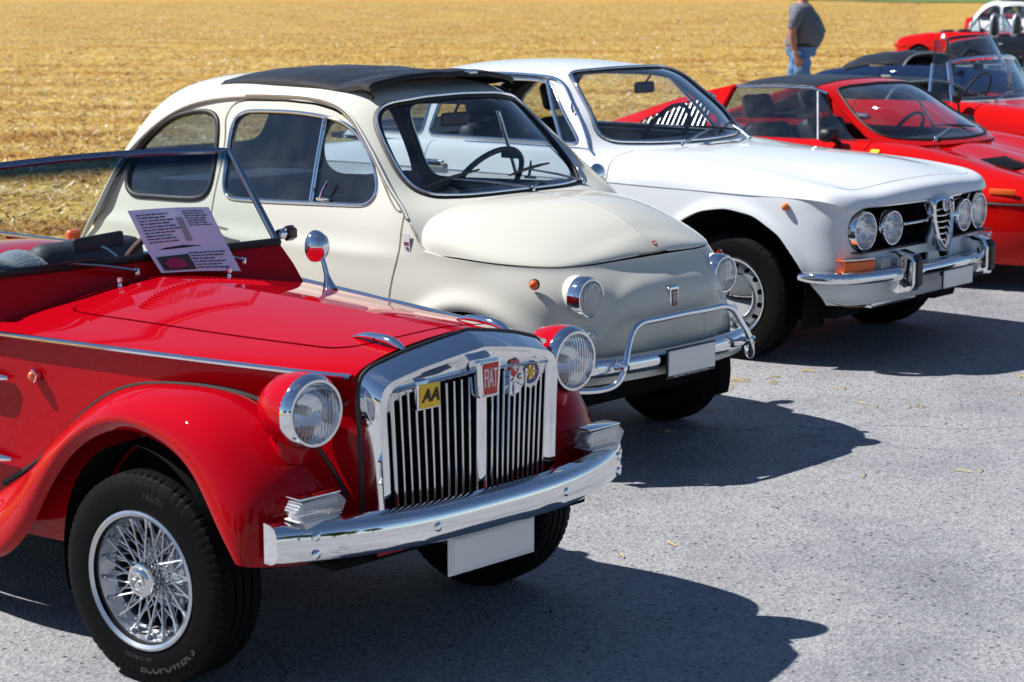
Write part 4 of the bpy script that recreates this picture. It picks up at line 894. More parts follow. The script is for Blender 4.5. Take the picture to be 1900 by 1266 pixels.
# ---------------------------------------------------------------- white coupe
WHITE = paint('white_paint', (.70, .725, .76))
CAR_A = thing('white_coupe', 'white coupe with four round headlights, heart-shaped chrome shield and amber indicators', 'car', (1.529, 9.896, 0), -radians(40.35), 'classic cars parked in a row')
def half_surf(G, nu, nv, ctr):
    """G rows go from the shoulder (y<0) to the centre line; mirrored to a full surface"""
    F = [list(r) for r in G]+[[(x, -y, z) for x, y, z in r] for r in G[::-1][1:]]
    return fix_out(surf(F, nu, nv), ctr)
def build_coupe(C, PNT=WHITE):
    stx = [(-3.34, 0), (-3.33, -.25), (-3.29, -.48), (-3.18, -.63), (-2.95, -.715), (-2.6, -.76), (-2.2, -.785), (-1.6, -.792), (-1.0, -.792), (-.5, -.790), (-.15, -.786), (.12, -.778), (.30, -.765), (.43, -.745), (.53, -.71), (.592, -.655), (.625, -.56), (.652, -.40), (.668, -.20), (.672, 0)]
    xf = lin([.2, .24, .30, .38, .46, .55, .68, .80], [.50, .56, .63, .672, .675, .66, .655, .665]); xr = lin([.2, .3, .45, .6, .74, .82], [-3.20, -3.28, -3.36, -3.38, -3.34, -3.28])
    wi = lin([.20, .25, .32, .45, .58, .70, .77, .81], [.70, .735, .762, .785, .794, .793, .790, .786])
    rows = []
    for z in [.20, .24, .30, .38, .46, .55, .64, .72, .77, .80]:
        sh_ = []
        for x, y in stx:
            X = x*(xf(z)/.672) if x > .3 else (-2.6+(x+2.6)*(xr(z)+2.6)/(-.74) if x < -2.6 else x)
            if .12 <= x <= .3: X = x
            sh_.append((X, y*wi(z)/.792, z-(.025 if z > .76 and x > .5 else 0)*min(1, (x-.45)/.14 if x > .45 else 0)))
        rows.append(sh_)
    sx_ = [-3.29, -3.22, -3.0, -2.6, -2.1, -1.5, -1.0, -.72, -.45, -.15, .15, .40, .53, .585]; sy_ = [.50, .60, .705, .762, .788, .792, .791, .790, .789, .785, .776, .753, .722, .672]; sz_ = [.745, .765, .79, .806, .812, .812, .812, .81, .806, .803, .80, .798, .783, .757]
    rows[-1] = [(X, -np.interp(X, sx_, sy_)*.9955 if -3.2 < X < .58 else y, np.interp(X, sx_, sz_)+.007 if -3.2 < X < .58 else z) for X, y, z in rows[-1]]
    side = fix_out(surf(rows, 330, 90), (-1, 0, .5))
    V = side.V.copy()
    for ax, R in ((0, .40), (-2.35, .385)):
        r = np.hypot(V[:, 0]-ax, V[:, 2]-.33); V[:, 1] += np.sign(V[:, 1])*.016*np.exp(-((r-R)/.035)**2)*(np.abs(V[:, 1]) > .5)*(V[:, 2] > .3)
    side = Me(V, side.T)
    arch = smooth_loop([(-.40, .1), (-.405, .40), (-.365, .55), (-.268, .655), (-.158, .708), (-.01, .731), (.149, .707), (.285, .625), (.372, .51), (.435, .40), (.49, .33), (.50, .1)], 120, 2)
    archr = smooth_loop([(-2.72, .1), (-2.725, .40), (-2.68, .52), (-2.58, .62), (-2.35, .66), (-2.12, .62), (-2.02, .52), (-1.975, .40), (-1.98, .1)], 120, 2)
    xz = lambda m: m.V[:, [0, 2]]
    for a in (arch, archr): side = side.clip(np.where(np.abs(side.V[:, 1]) > .45, sdpoly(xz(side), a), 1.))[1]
    side = side.clip(np.where(side.V[:, 0] > .40, .292+.05*np.clip(np.abs(side.V[:, 1])-.45, 0, 1)-side.V[:, 2], -1))[0]
    op = rpoly([(-.655, .548), (.655, .548), (.655, .757), (-.655, .757)], [.10, .10, .10, .10])
    _, side = side.clip(np.where(side.V[:, 0] > .45, sdpoly(side.V[:, 1:], op), 1.))
    for y in (-.105, .105):
        vp = rpoly([(y-.062, .508), (y+.062, .508), (y+.045, .470), (y-.045, .470)], .008); _, side = side.clip(np.where(side.V[:, 0] > .45, sdpoly(side.V[:, 1:], vp), 1.))
    door = rpoly([(-.725, .95), (-.722, .60), (-.68, .30), (-.70, .25), (-1.85, .25), (-1.98, .32), (-2.08, .60), (-2.02, .80), (-1.955, .95)], .02)
    dr, body = gap(side, sdpoly(xz(side), door), .008)
    # upper body: wings, bonnet, belt, boot
    L = [[(.588, -.672, .752), (.612, -.637, .760), (.643, -.55, .763), (.674, -.35, .766), (.690, 0, .768)],
         [(.583, -.676, .760), (.604, -.640, .783), (.634, -.55, .792), (.664, -.35, .800), (.681, 0, .806)],
         [(.53, -.722, .783), (.545, -.672, .824), (.563, -.575, .832), (.588, -.35, .842), (.604, 0, .852)],
         [(.40, -.753, .798), (.40, -.708, .850), (.40, -.61, .860), (.40, -.35, .882), (.40, 0, .897)],
         [(.15, -.776, .800), (.15, -.735, .866), (.15, -.59, .892), (.15, -.35, .914), (.15, 0, .927)],
         [(-.15, -.785, .803), (-.15, -.745, .876), (-.15, -.55, .915), (-.15, -.33, .934), (-.15, 0, .945)],
         [(-.45, -.789, .806), (-.45, -.75, .888), (-.45, -.53, .932), (-.45, -.30, .948), (-.45, 0, .956)],
         [(-.72, -.790, .810), (-.72, -.752, .900), (-.72, -.62, .945), (-.72, -.35, .955), (-.72, 0, .962)],
         [(-1.0, -.791, .812), (-1.0, -.757, .912), (-1.0, -.70, .953), (-1., -.4, .960), (-1., 0, .962)],
         [(-1.5, -.792, .812), (-1.5, -.757, .916), (-1.5, -.70, .955), (-1.5, -.4, .960), (-1.5, 0, .962)],
         [(-2.1, -.788, .812), (-2.1, -.752, .912), (-2.1, -.69, .950), (-2.1, -.4, .957), (-2.1, 0, .96)],
         [(-2.6, -.762, .806), (-2.6, -.715, .885), (-2.6, -.64, .915), (-2.6, -.35, .925), (-2.6, 0, .93)],
         [(-3.0, -.705, .790), (-3.0, -.65, .850), (-3.0, -.56, .870), (-3.0, -.3, .880), (-3.0, 0, .885)],
         [(-3.22, -.60, .765), (-3.24, -.55, .81), (-3.25, -.46, .825), (-3.26, -.25, .832), (-3.265, 0, .835)],
         [(-3.29, -.50, .745), (-3.31, -.45, .775), (-3.33, -.38, .782), (-3.345, -.2, .788), (-3.35, 0, .79)]]
    top = half_surf(np.array(L).transpose(1, 0, 2).tolist(), 300, 130, (-1, 0, .5))
    cab = rpoly([(-.78, -.60), (-.62, -.25), (-.60, 0), (-.62, .25), (-.78, .60), (-1.1, .672), (-2.3, .665), (-2.68, .58), (-2.85, .3), (-2.85, -.3), (-2.68, -.58), (-2.3, -.665), (-1.1, -.672)], .03)
    _, top = top.clip(sdpoly(top.V[:, :2], cab))
    hp = np.array([(-.62, 0), (-.61, -.25), (-.575, -.41), (-.53, -.445), (-.2, -.515), (.1, -.570), (.37, -.612), (.50, -.622), (.545, -.57), (.566, -.3), (.576, 0)])
    hp = np.r_[smooth_loop(hp, 70, 1, closed=False), (smooth_loop(hp, 70, 1, closed=False)*[1, -1])[::-1][1:-1]]
    hd, top = gap(top, sdpoly(top.V[:, :2], hp), .007)
    dtop = np.where(np.abs(top.V[:, 1]) > .55, sdpoly(xz(top), rpoly([(-.725, 1.2), (-.725, .70), (-1.99, .70), (-1.955, .95), (-1.95, 1.2)], .004)), 1.)
    dt, top = gap(top, dtop, .008)
    half_d = lambda s: dt.clip(dt.V[:, 1]*s)[1].clean()
    ob('upper_body', top.flange(.014), PNT, C, cn=True)
    HB = ob('bonnet', hd.off(.001).flange(.016), PNT, C, cn=True); ob('bonnet_underside', hd.off(-.02), VOID, C)
    for i in range(14): ob('cowl_slot', boxm(.035, .006, .003, (-.575+.0*i, -.13+i*.020, .9625), .001), BLACK, HB)
    for s in (0, 1):
        f = (lambda m: m.mir()) if s else (lambda m: m); sg = -1 if not s else 1
        B = ob('body_side', f(body).flange(.014), PNT, C, cn=True)
        D = ob('door', f(dr).flange(.014), PNT, C, cn=True); ob('door_top', half_d(sg).flange(.012), PNT, D, cn=True)
        ob('belt_trim', tube([(x, sg*np.interp(x, [-2.5, -1.5, -.9], [.665, .700, .700]), np.interp(x, [-2.5, -1.5, -.9], [.945, .957, .956])) for x in np.linspace(-2.5, -.9, 30)], .008, 8), CHROME, D)
        hnd = ob('door_handle', boxm(.15, .016, .045, (-1.875, sg*.797, .838), .012, 3), CHROME, D); ob('handle_recess', boxm(.11, .004, .020, (-1.875, sg*.806, .838), .002), BLACK, hnd)
        wl = lathe([(-.76, .415), (-.55, .415), (-.50, .34), (-.50, .02)], 48, 'y', (.0, 0, .32)); wl = wl.clip(.18-wl.V[:, 2])[0].clip(wl.clip(.18-wl.V[:, 2])[0].V[:, 0]-.42)[0]
        for x in (0, -2.35): ob('wheel_well', f(wl.mv((x, .01, 0))), VOID, C)
        mk = ob('side_marker', lathe([(0, .018), (.012, .0175), (.022, .013), (.027, .005), (.0275, 0)], 20, 'y').scl((1, sg, 1)).mv((.312, sg*.764, .757)), pbr('marker_orange', (.60, .13, .02), .35, coat=.5), C)
    # greenhouse
    dp = np.array([(-.84, .722, .925), (-.88, .705, .948), (-.93, .672, 1.0), (-1.0, .636, 1.09), (-1.12, .577, 1.205), (-1.19, .542, 1.265), (-1.25, .525, 1.290), (-1.35, .518, 1.303), (-1.5, .516, 1.309), (-1.8, .518, 1.308), (-2.05, .525, 1.292), (-2.2, .533, 1.265), (-2.4, .550, 1.19), (-2.55, .575, 1.09), (-2.65, .600, 1.0), (-2.72, .625, .93)])
    dc = curve(dp, 110)
    Cn = [(-.60, .948), (-.67, .966), (-.80, 1.095), (-.95, 1.225), (-1.10, 1.325), (-1.25, 1.352), (-1.5, 1.37), (-1.8, 1.37), (-2.15, 1.345), (-2.5, 1.255), (-2.72, 1.13), (-2.88, 1.02), (-3.0, .915)]
    En = [(-.83, .722, .92), (-.90, .690, .967), (-1.0, .636, 1.09), (-1.12, .577, 1.205), (-1.22, .532, 1.280), (-1.32, .520, 1.30), (-1.5, .516, 1.309), (-1.8, .518, 1.308), (-2.15, .530, 1.276), (-2.4, .550, 1.19), (-2.55, .575, 1.09), (-2.65, .600, 1.0), (-2.72, .625, .93)]
    G = []
    for s in [0, .06, .16, .35, .65, 1.0]:
        h = 1-(1-s)**2.2; G.append([(e[0]+(c[0]-e[0])*h, -e[1]*(1-s), e[2]+(c[1]-e[2])*h) for e, c in zip(En, Cn)])
    sh_ = half_surf(G, 220, 110, (-1.6, 0, .7))
    wso = [(0, .975), (.35, .978), (.57, .988), (.612, 1.01), (.605, 1.05), (.545, 1.17), (.495, 1.27), (.465, 1.302), (.40, 1.322), (.2, 1.335), (0, 1.338)]
    wsp = np.r_[smooth_loop(wso, 60, 2, closed=False), (smooth_loop(wso, 60, 2, closed=False)*[-1, 1])[::-1][1:-1]]
    wg, shell = sh_.clip(np.where(sh_.V[:, 0] > -1.6, sdpoly(sh_.V[:, 1:], wsp), 1.))
    rg, shell = shell.clip(np.where(shell.V[:, 0] < -1.9, sdpoly(shell.V[:, 1:], rpoly([(-.52, .98), (.52, .98), (.44, 1.24), (-.44, 1.24)], .06)), 1.))
    RF = ob('roof_shell', shell.flange(.012), PNT, C, cn=True); ob('head_liner', shell.off(-.02).clip(shell.V[:, 2]-1.0)[1].flip(), pbr('liner_black', (.02, .02, .022), .8), RF, cn=True)
    ob('windscreen_glass', wg.off(-.005), GLASS, C, cn=True); ob('rear_glass', rg.off(-.005), GLASS, C, cn=True)
    patch_ring(C, 'windscreen_seal', wg, RUBBER, .015, .5); patch_ring(C, 'windscreen_trim', wg, CHROME, .010, 1.0, .9, off=.004); patch_ring(C, 'rear_glass_trim', rg, CHROME, .012, .7)
    sgx = [-.80, -.95, -1.2, -1.5, -1.8, -2.1, -2.4, -2.8]
    sg_ = fix_out(surf([[(x, -w_*np.interp(x, [-2.8, -2.4, -2., -.8], [.90, .965, 1., 1.]), z) for x in sgx] for z, w_ in [(.94, .706), (1.05, .655), (1.16, .602), (1.25, .545), (1.33, .495)]], 160, 60), (-1.5, 0, .9))
    outer = np.r_[dc[:, [0, 2]], [(-2.72, .945), (-.86, .945)]]
    sg_ = sg_.clip(sdpoly(xz(sg_), outer))[0]
    win = rpoly([(-.965, .978), (-1.285, 1.268), (-1.40, 1.283), (-1.90, 1.283), (-2.00, 1.20), (-2.02, .978)], [.012, .02, .03, .03, .04, .02]); qw = rpoly([(-2.07, .978), (-2.07, 1.18), (-2.12, 1.262), (-2.25, 1.235), (-2.42, 1.12), (-2.54, .978)], .03)
    og, fr = sg_.clip(sdpoly(xz(sg_), win)); qg, fr = fr.clip(sdpoly(xz(fr), qw))
    vt = np.array([(-.93, .97), (-1.085, .97), (-1.335, 1.30), (-1.25, 1.30)]); vg = og.clip(sdpoly(xz(og), vt))[0]
    for s in (0, 1):
        f = (lambda m: m.mir()) if s else (lambda m: m); sg = -1 if not s else 1
        P = ob('window_frame', f(fr).flange(.012), PNT, C, cn=True); ob('frame_liner', f(fr.off(-.018)).flip(), BLACK, P, cn=True)
        patch_ring(P, 'window_trim', f(og), CHROME, .010, .8); patch_ring(P, 'quarter_trim', f(qg), CHROME, .010, .8)
        ob('quarter_glass', f(qg.off(-.004)), GLASSD, P, cn=True); ob('vent_glass', f(vg.off(-.004)), GLASSD, P, cn=True)
        yv = lambda z: sg*float(np.interp(z, [.94, 1.05, 1.16, 1.25, 1.33], [.706, .655, .602, .545, .495]))
        ob('vent_post', tube([(x, yv(z)*1.005, z) for x, z in [(-1.080, .975), (-1.20, 1.13), (-1.315, 1.278)]], .011, 8), CHROME, P)
        ob('vent_latch', tube([(-1.06, yv(1.12)*1.01, 1.13), (-1.07, yv(1.12)*1.02, 1.16), (-1.08, yv(1.16)*1.02, 1.185)], .006, 6), CHROME, P)
        ob('drip_rail', tube(dc*[1, sg, 1]+[0, sg*.004, 0], .009, 8), CHROME, C)
    # cabin
    ob('underbody', boxm(3.6, 1.2, .12, (-1.3, 0, .28), .04), VOID, C); ob('engine_bay', boxm(1.1, 1.0, .40, (.02, 0, .54), .05), VOID, C)
    ob('cabin_floor', boxm(2.0, 1.40, .05, (-1.65, 0, .36)), BLACK, C); ob('dashboard', boxm(.18, 1.04, .14, (-.93, 0, .90), .04, 3), BLACK, C); ob('parcel_shelf', boxm(.5, 1.16, .03, (-2.62, 0, .93)), BLACK, C)
    for y in (-.33, .33): seat(C, -1.68, y, .48, .36, .58, SEATB, True, .3)
    ob('rear_bench', boxm(.2, 1.2, .5, (-2.35, 0, .68), .06, 3), SEATB, C)
    steering(C, (-1.18, .33, .96), .19, .5)
    MI = ob('interior_mirror', boxm(.02, .17, .06, (-1.08, 0, 1.235), .012, 3), BLACK, C); ob('mirror_stem', tube([(-1.08, 0, 1.25), (-1.04, 0, 1.30)], .006, 6), BLACK, MI)
    wiper(C, (-.625, -.28, .972), (-.80, -.06, 1.045), (-.68, .34, 1.005)); wiper(C, (-.60, .30, .972), (-.70, .22, 1.03), (-.86, .52, 1.05))
    # nose
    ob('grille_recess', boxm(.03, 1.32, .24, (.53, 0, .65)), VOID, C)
    ob('grille_floor', boxm(.12, 1.28, .006, (.585, 0, .553)), BLACK, C)
    ob('grille_top_trim', tube([(.676-.085*abs(y/.6)**2.2, y, .762) for y in np.linspace(-.6, .6, 41)], .008, 8), CHROME, C)
    for s in (-1, 1):
        for y, x, R in ((.557, .612, .088), (.353, .640, .078)): headlamp(C, (x, s*y, .648), R, depth=.06, ring=.010, yaw=s*.05)
        ob('grille_rail', tube([(.655, s*.27, .660), (.68, s*.085, .665)], .007, 8), CHROME, C)
    sh = smooth_loop([(-.092, .235), (-.088, .15), (-.060, .06), (-.02, .005), (0, -.002), (.02, .005), (.060, .06), (.088, .15), (.092, .235), (.05, .245), (0, .248), (-.05, .245)], 60, 2)
    rows = [np.c_[np.full(60, x)+.02*(1-np.abs(sh[:, 0])/.09)+.10*(.12-sh[:, 1])*.4, sh[:, 0]*k, .518+(sh[:, 1]-.12)*k+.12] for x, k in ((.62, 1.12), (.70, 1.10), (.722, 1.05), (.726, .98), (.716, .92), (.69, .90))]
    q = loft(rows, cu=True); q = fix_out(q, (.66, 0, .64)); S_ = ob('shield_grille', q, CHROME, C, ang=50)
    for i in range(6):
        z = .565+i*.029; hwid = float(np.interp(z-.518, sh[:5][::-1, 1] if False else [0, .06, .15, .235], [.01, .056, .080, .084])); ob('shield_bar', tube([(.700-.04*(z-.64), -hwid, z), (.718-.04*(z-.64), 0, z), (.700-.04*(z-.64), hwid, z)], .0045, 6), CHROME, S_)
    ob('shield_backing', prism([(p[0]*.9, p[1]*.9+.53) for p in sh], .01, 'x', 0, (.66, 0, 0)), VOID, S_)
    bd = ob('round_badge', lathe([(0, .034), (.006, .034), (.009, .029), (.007, .026)], 32, 'x', (.724, 0, .735)), CHROME, S_)
    ob('badge_cross_half', prism([(.024*cos(a), .024*sin(a)) for a in np.linspace(pi/2, 3*pi/2, 16)], .003, 'x', 0, (.731, 0, .735)), WHITEP, bd); ob('badge_serpent_half', prism([(.024*cos(a), .024*sin(a)) for a in np.linspace(-pi/2, pi/2, 16)], .003, 'x', 0, (.731, 0, .735)), pbr('badge_blue', (.03, .08, .25), .3), bd)
    ob('badge_red_cross', boxm(.002, .018, .005, (.7355, -.012, .735))+boxm(.002, .005, .034, (.7358, -.012, .735)), pbr('badge_red2', (.5, .02, .02), .3), bd)
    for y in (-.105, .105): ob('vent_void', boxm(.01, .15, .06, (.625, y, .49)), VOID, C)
    ys = np.linspace(-.80, .80, 81); 
    def bxy(t):
        P = curve([(.40, -.775), (.47, -.790), (.56, -.765), (.635, -.690), (.690, -.56), (.725, -.38), (.742, -.15), (.745, 0), (.742, .15), (.725, .38), (.690, .56), (.635, .690), (.56, .765), (.47, .790), (.40, .775)], 90); return P
    P = bxy(0); tg = np.gradient(P, axis=0); nn = np.c_[tg[:, 1], -tg[:, 0]]; nn /= np.linalg.norm(nn, axis=1, keepdims=True)
    en = np.clip(np.minimum(np.arange(90), 89-np.arange(90))/4., 0, 1)**.5
    rows = [[(P[i, 0]+nn[i, 0]*dx, P[i, 1]+nn[i, 1]*dx, .438+dz*(.75+.25*en[i])) for dx, dz in [(-.05, .030), (-.01, .032), (.006, .022), (.012, .004), (.010, -.016), (-.002, -.024), (-.04, -.022)]] for i in range(90)]
    b = loft(rows); b = fix_out(b, (.2, 0, .45)); ob('front_bumper', b.flange(.004), CHROME, C, ang=60)
    for s in (-1, 1):
        o_ = prism(rpoly([(.60, .385), (.70, .345), (.775, .365), (.785, .40), (.785, .50), (.765, .535), (.70, .552), (.62, .53)], .012), .075, 'y', .006, (0, s*.365-.0375, 0)); OV = ob('overrider', o_, CHROME, C, ang=30)
        ob('overrider_rubber', prism(rpoly([(.770, .372), (.795, .392), (.795, .508), (.772, .538), (.755, .52), (.755, .39)], .008), .05, 'y', .004, (0, s*.365-.012, 0)), RUBBER, OV)
        pts = np.array([(.600, -.722), (.623, -.677), (.645, -.615), (.661, -.555)])*[1, -s*-1*-1]; pts[:, 1] = np.abs(pts[:, 1])*s
        rows = [[(p[0]+dx, p[1]+s*dx*.3, z) for p in curve(pts, 16)] for dx, z in ((-.05, .524), (.0, .524), (.008, .515), (.008, .480), (0, .470), (-.05, .470))]
        am = fix_out(loft(rows), (.5, s*.5, .5)); A_ = ob('indicator_lamp', am.flange(.003), AMBER, C, ang=40)
        ob('indicator_trim', tube([(p[0]+.004, p[1]+s*.002, .527) for p in curve(pts, 12)], .005, 6)+tube([(p[0]+.004, p[1]+s*.002, .467) for p in curve(pts, 12)], .005, 6), CHROME, A_)
        ob('side_lamp', boxm(.03, .085, .05, (.668, s*.475, .497), .006), LENS_T, C)
    pt = number_plate(C, (.800, 0, .392), .300, .095, BLACK, border=.006); ob('plate_frame_text', place(text('AUTOMOBILES  CLASSIQUES', .009, .001), (.806, 0, .350), **FRONT), WHITEP, pt) if False else None
    ob('plate_arm', boxm(.09, .03, .02, (.76, 0, .40)), BLACK, C)
    ob('oil_cooler', boxm(.05, .42, .035, (.56, -.22, .285), .004), CHROME2, C)
    RUST = pbr('rust_stain', (.42, .24, .04), .8, var=(40, .4))
    ob('valance_rust', tube(curve([(.505, -.705, .330), (.545, -.675, .312), (.585, -.62, .300), (.615, -.55, .294)], 14), np.interp(np.linspace(0, 1, 14), [0, .3, .7, 1], [.002, .006, .005, .002]), 6, flat=.5), RUST, C)
    for x, y in ((0, .66), (-2.35, .65)):
        for far in (False, True): steel_wheel(C, x, y if far else -y, .302, .306, .168, .188, far=far, key='A', nh=14, hr=.0135, hpos=.76, capR=.38, steer=radians(0))
build_coupe(CAR_A)
# ---------------------------------------------------------------- red targa sports car
RED2 = paint('sports_red_paint', (.52, .005, .004))
CAR_R = thing('red_targa', 'low red sports car with black targa roof and louvred rear quarters beside the white coupe', 'car', (3.03, 12.31, 0), -radians(42), 'classic cars parked in a row')
def lower_body(tmpl, zs, wi, xf, xr, xfr, xrr, ref, nu=260, nv=60, ctr=(-1, 0, .4), lastrow=None):
    rows = []
    for z in zs:
        r = []
        for x, y in tmpl:
            X = x*(xf(z)/xfr) if x > .3 else (-2.3+(x+2.3)*(xr(z)+2.3)/(xrr+2.3) if x < -2.3 else x)
            r.append((X, y*wi(z)/ref, z))
        rows.append(r)
    return fix_out(surf(rows, nu, nv), ctr)
def simple_wheels(C, xs, y, R, W, rr, key, **kw):
    for x in xs:
        for far in (False, True): steel_wheel(C, x, y if far else -y, R-.003, R, W, rr, far=far, key=key, **kw)
def wells(C, xs, yo, yi, R, zc):
    wl = lathe([(-yo, R), (-yi-.05, R), (-yi, R*.8), (-yi, .02)], 40, 'y', (0, 0, zc)); wl = wl.clip(.16-wl.V[:, 2])[0]
    for x in xs: ob('wheel_well', wl.mv((x, 0, 0)), VOID, C); ob('wheel_well', wl.mir().mv((x, 0, 0)), VOID, C)
def build_targa(C, PNT=RED2):
    tm = [(-3.26, 0), (-3.24, -.35), (-3.16, -.62), (-2.95, -.79), (-2.6, -.855), (-2.34, -.865), (-1.9, -.85), (-1.2, -.84), (-.5, -.848), (0, -.86), (.35, -.84), (.62, -.785), (.80, -.69), (.90, -.52), (.945, -.28), (.955, 0)]
    side = lower_body(tm, [.16, .20, .28, .38, .46, .515], lin([.16, .22, .35, .515], [.78, .825, .855, .865]), lin([.16, .25, .40, .52], [.86, .92, .955, .95]), lin([.16, .3, .52], [-3.10, -3.24, -3.27]), .955, -3.26, .865)
    xz = lambda m: m.V[:, [0, 2]]
    for ax in (0, -2.34): side = side.clip(np.where(np.abs(side.V[:, 1]) > .5, np.hypot(side.V[:, 0]-ax, side.V[:, 2]-.30)-.355, 1.))[1]
    ob('lower_body', side.flange(.012), PNT, C, cn=True)
    P = np.array([(x, y*1.002, .522) for x, y in tm]); P = np.r_[P, (P*[1, -1, 1])[::-1][1:]]
    ob('waist_groove', tube(smooth_loop(P, 160, 1, closed=False), .012, 8, flat=.7), RUBBER, C)
    L = [[(.952, 0, .532)]*5,
         [(.90, -.55, .532), (.895, -.53, .545), (.89, -.42, .556), (.90, -.25, .562), (.905, 0, .566)],
         [(.62, -.788, .532), (.62, -.772, .572), (.62, -.66, .632), (.62, -.42, .622), (.62, 0, .628)],
         [(.28, -.848, .532), (.28, -.825, .61), (.28, -.69, .695), (.28, -.43, .690), (.28, 0, .70)],
         [(-.08, -.863, .532), (-.08, -.842, .65), (-.08, -.71, .765), (-.08, -.43, .762), (-.08, 0, .775)],
         [(-.45, -.850, .532), (-.45, -.838, .68), (-.45, -.74, .802), (-.45, -.48, .815), (-.45, 0, .825)],
         [(-1.2, -.842, .532), (-1.2, -.830, .69), (-1.2, -.765, .800), (-1.2, -.55, .815), (-1.2, 0, .82)],
         [(-1.9, -.852, .532), (-1.9, -.845, .70), (-1.9, -.77, .812), (-1.9, -.5, .83), (-1.9, 0, .835)],
         [(-2.4, -.866, .532), (-2.4, -.850, .69), (-2.4, -.75, .805), (-2.4, -.45, .825), (-2.4, 0, .83)],
         [(-2.9, -.81, .532), (-2.9, -.79, .66), (-2.9, -.70, .765), (-2.9, -.4, .785), (-2.9, 0, .79)],
         [(-3.2, -.62, .532), (-3.21, -.61, .63), (-3.22, -.56, .715), (-3.23, -.35, .735), (-3.235, 0, .74)]]
    L[0] = [(.952, -.30, .532), (.953, -.24, .536), (.955, -.16, .539), (.957, -.08, .541), (.957, 0, .542)]
    top = half_surf(np.array(L).transpose(1, 0, 2).tolist(), 220, 110, (-1, 0, .4))
    for ax in (0, -2.34): top = top.clip(np.where(np.abs(top.V[:, 1]) > .6, np.hypot(top.V[:, 0]-ax, top.V[:, 2]-.30)-.355, 1.))[1]
    cab = rpoly([(-.42, -.58), (-.26, 0), (-.42, .58), (-.75, .70), (-1.62, .70), (-1.72, .6), (-1.72, -.6), (-1.62, -.70), (-.75, -.70)], .03)
    _, top = top.clip(sdpoly(top.V[:, :2], cab))
    hp = rpoly([(-.30, -.50), (.1, -.60), (.75, -.50), (.80, 0), (.75, .50), (.1, .60), (-.30, .50)], .06); hd, top = gap(top, sdpoly(top.V[:, :2], hp), .008)
    dt = np.where(np.abs(top.V[:, 1]) > .55, sdpoly(xz(top), rpoly([(-.46, 1.2), (-.50, .4), (-1.60, .4), (-1.66, 1.2)], .02)), 1.); dr, top = gap(top, dt, .008)
    ob('upper_body', top.flange(.012), PNT, C, cn=True); H = ob('bonnet', hd.flange(.012), PNT, C, cn=True)
    for s in (-1, 1): ob('door', dr.clip(dr.V[:, 1]*s)[1].flange(.012), PNT, C, cn=True)
    for i in range(9): ob('bonnet_vent_slat', boxm(.014, .36, .006, (.12+i*.022, -.20, .7285-i*.0048), .002), BLACK, H)
    ob('bonnet_vent', boxm(.22, .40, .004, (.205, -.20, .7065)).rot('Y', .25, (.205, -.20, .7065)), VOID, H)
    En = [(-.43, .715, .80), (-.55, .675, .875), (-.75, .607, 1.0), (-.93, .547, 1.12), (-1.02, .532, 1.142), (-1.3, .53, 1.145), (-1.56, .538, 1.135), (-1.66, .55, 1.115)]; Cn = [(-.20, .80), (-.35, .885), (-.60, 1.025), (-.86, 1.145), (-1.0, 1.172), (-1.3, 1.18), (-1.56, 1.172), (-1.68, 1.15)]
    G = []
    for s in [0, .06, .16, .35, .65, 1.0]:
        h = 1-(1-s)**2.4; G.append([(e[0]+(c[0]-e[0])*h, -e[1]*(1-s), e[2]+(c[1]-e[2])*h) for e, c in zip(En, Cn)])
    sh_ = half_surf(G, 150, 90, (-1, 0, .6))
    wso = [(0, .825), (.4, .83), (.59, .845), (.625, .87), (.60, .93), (.545, 1.03), (.495, 1.105), (.46, 1.128), (.3, 1.143), (0, 1.150)]
    wsp = np.r_[smooth_loop(wso, 50, 2, closed=False), (smooth_loop(wso, 50, 2, closed=False)*[-1, 1])[::-1][1:-1]]
    wg, shell = sh_.clip(np.where(sh_.V[:, 0] > -1.1, sdpoly(sh_.V[:, 1:], wsp), 1.))
    tr, shell = gap(shell, shell.V[:, 0]*0+np.maximum(np.abs(shell.V[:, 0]+1.30)-.30, np.abs(shell.V[:, 1])-.60), .006)
    ob('screen_surround', shell.flange(.014), PNT, C, cn=True); T = ob('targa_roof', tr.off(.004).flange(.02), pbr('targa_vinyl', (.016, .018, .026), .42, bump=(150, .3, .001), var=(8, .2)), C, cn=True)
    ob('roof_liner', tr.off(-.02).flip(), BLACK, T); ob('windscreen_glass', wg.off(-.004), GLASS, C, cn=True); patch_ring(C, 'windscreen_seal', wg, RUBBER, .010, .8)
    for sg in (-1, 1):
        ex = lambda P_: (np.array(P_)*[1, sg, 1])
        ob('roof_trim', tube(ex([(-.90, .556, 1.10), (-1.02, .545, 1.128), (-1.3, .543, 1.132), (-1.6, .552, 1.12)]), .010, 8), CHROME2, C)
        ob('b_pillar', tube(ex([(-1.62, .56, 1.12), (-1.66, .63, .98), (-1.70, .71, .80)]), .022, 8), PNT, C)
        T_ = [(-1.62, .535, 1.135), (-2.0, .575, 1.045), (-2.45, .625, .90), (-2.82, .665, .785)]; Bm = [(-1.66, .715, .80), (-2.0, .735, .81), (-2.45, .745, .80), (-2.82, .715, .765)]
        bt = surf([ex(T_), ex(np.array(T_)*.55+np.array(Bm)*.45+[0, .012, .004]), ex(Bm)], 70, 40); bt = fix_out(bt, (-2.1, 0, .8))
        lv = smooth_loop([(-1.74, 1.075), (-1.90, 1.035), (-2.12, .955), (-2.30, .872), (-2.27, .838), (-1.95, .838), (-1.74, .838)], 70, 2); ho, bt = bt.clip(sdpoly(xz(bt), lv))
        BT = ob('quarter_panel', bt.flange(.02), PNT, C, cn=True); ob('louvre_backing', ho.off(-.03), VOID, BT)
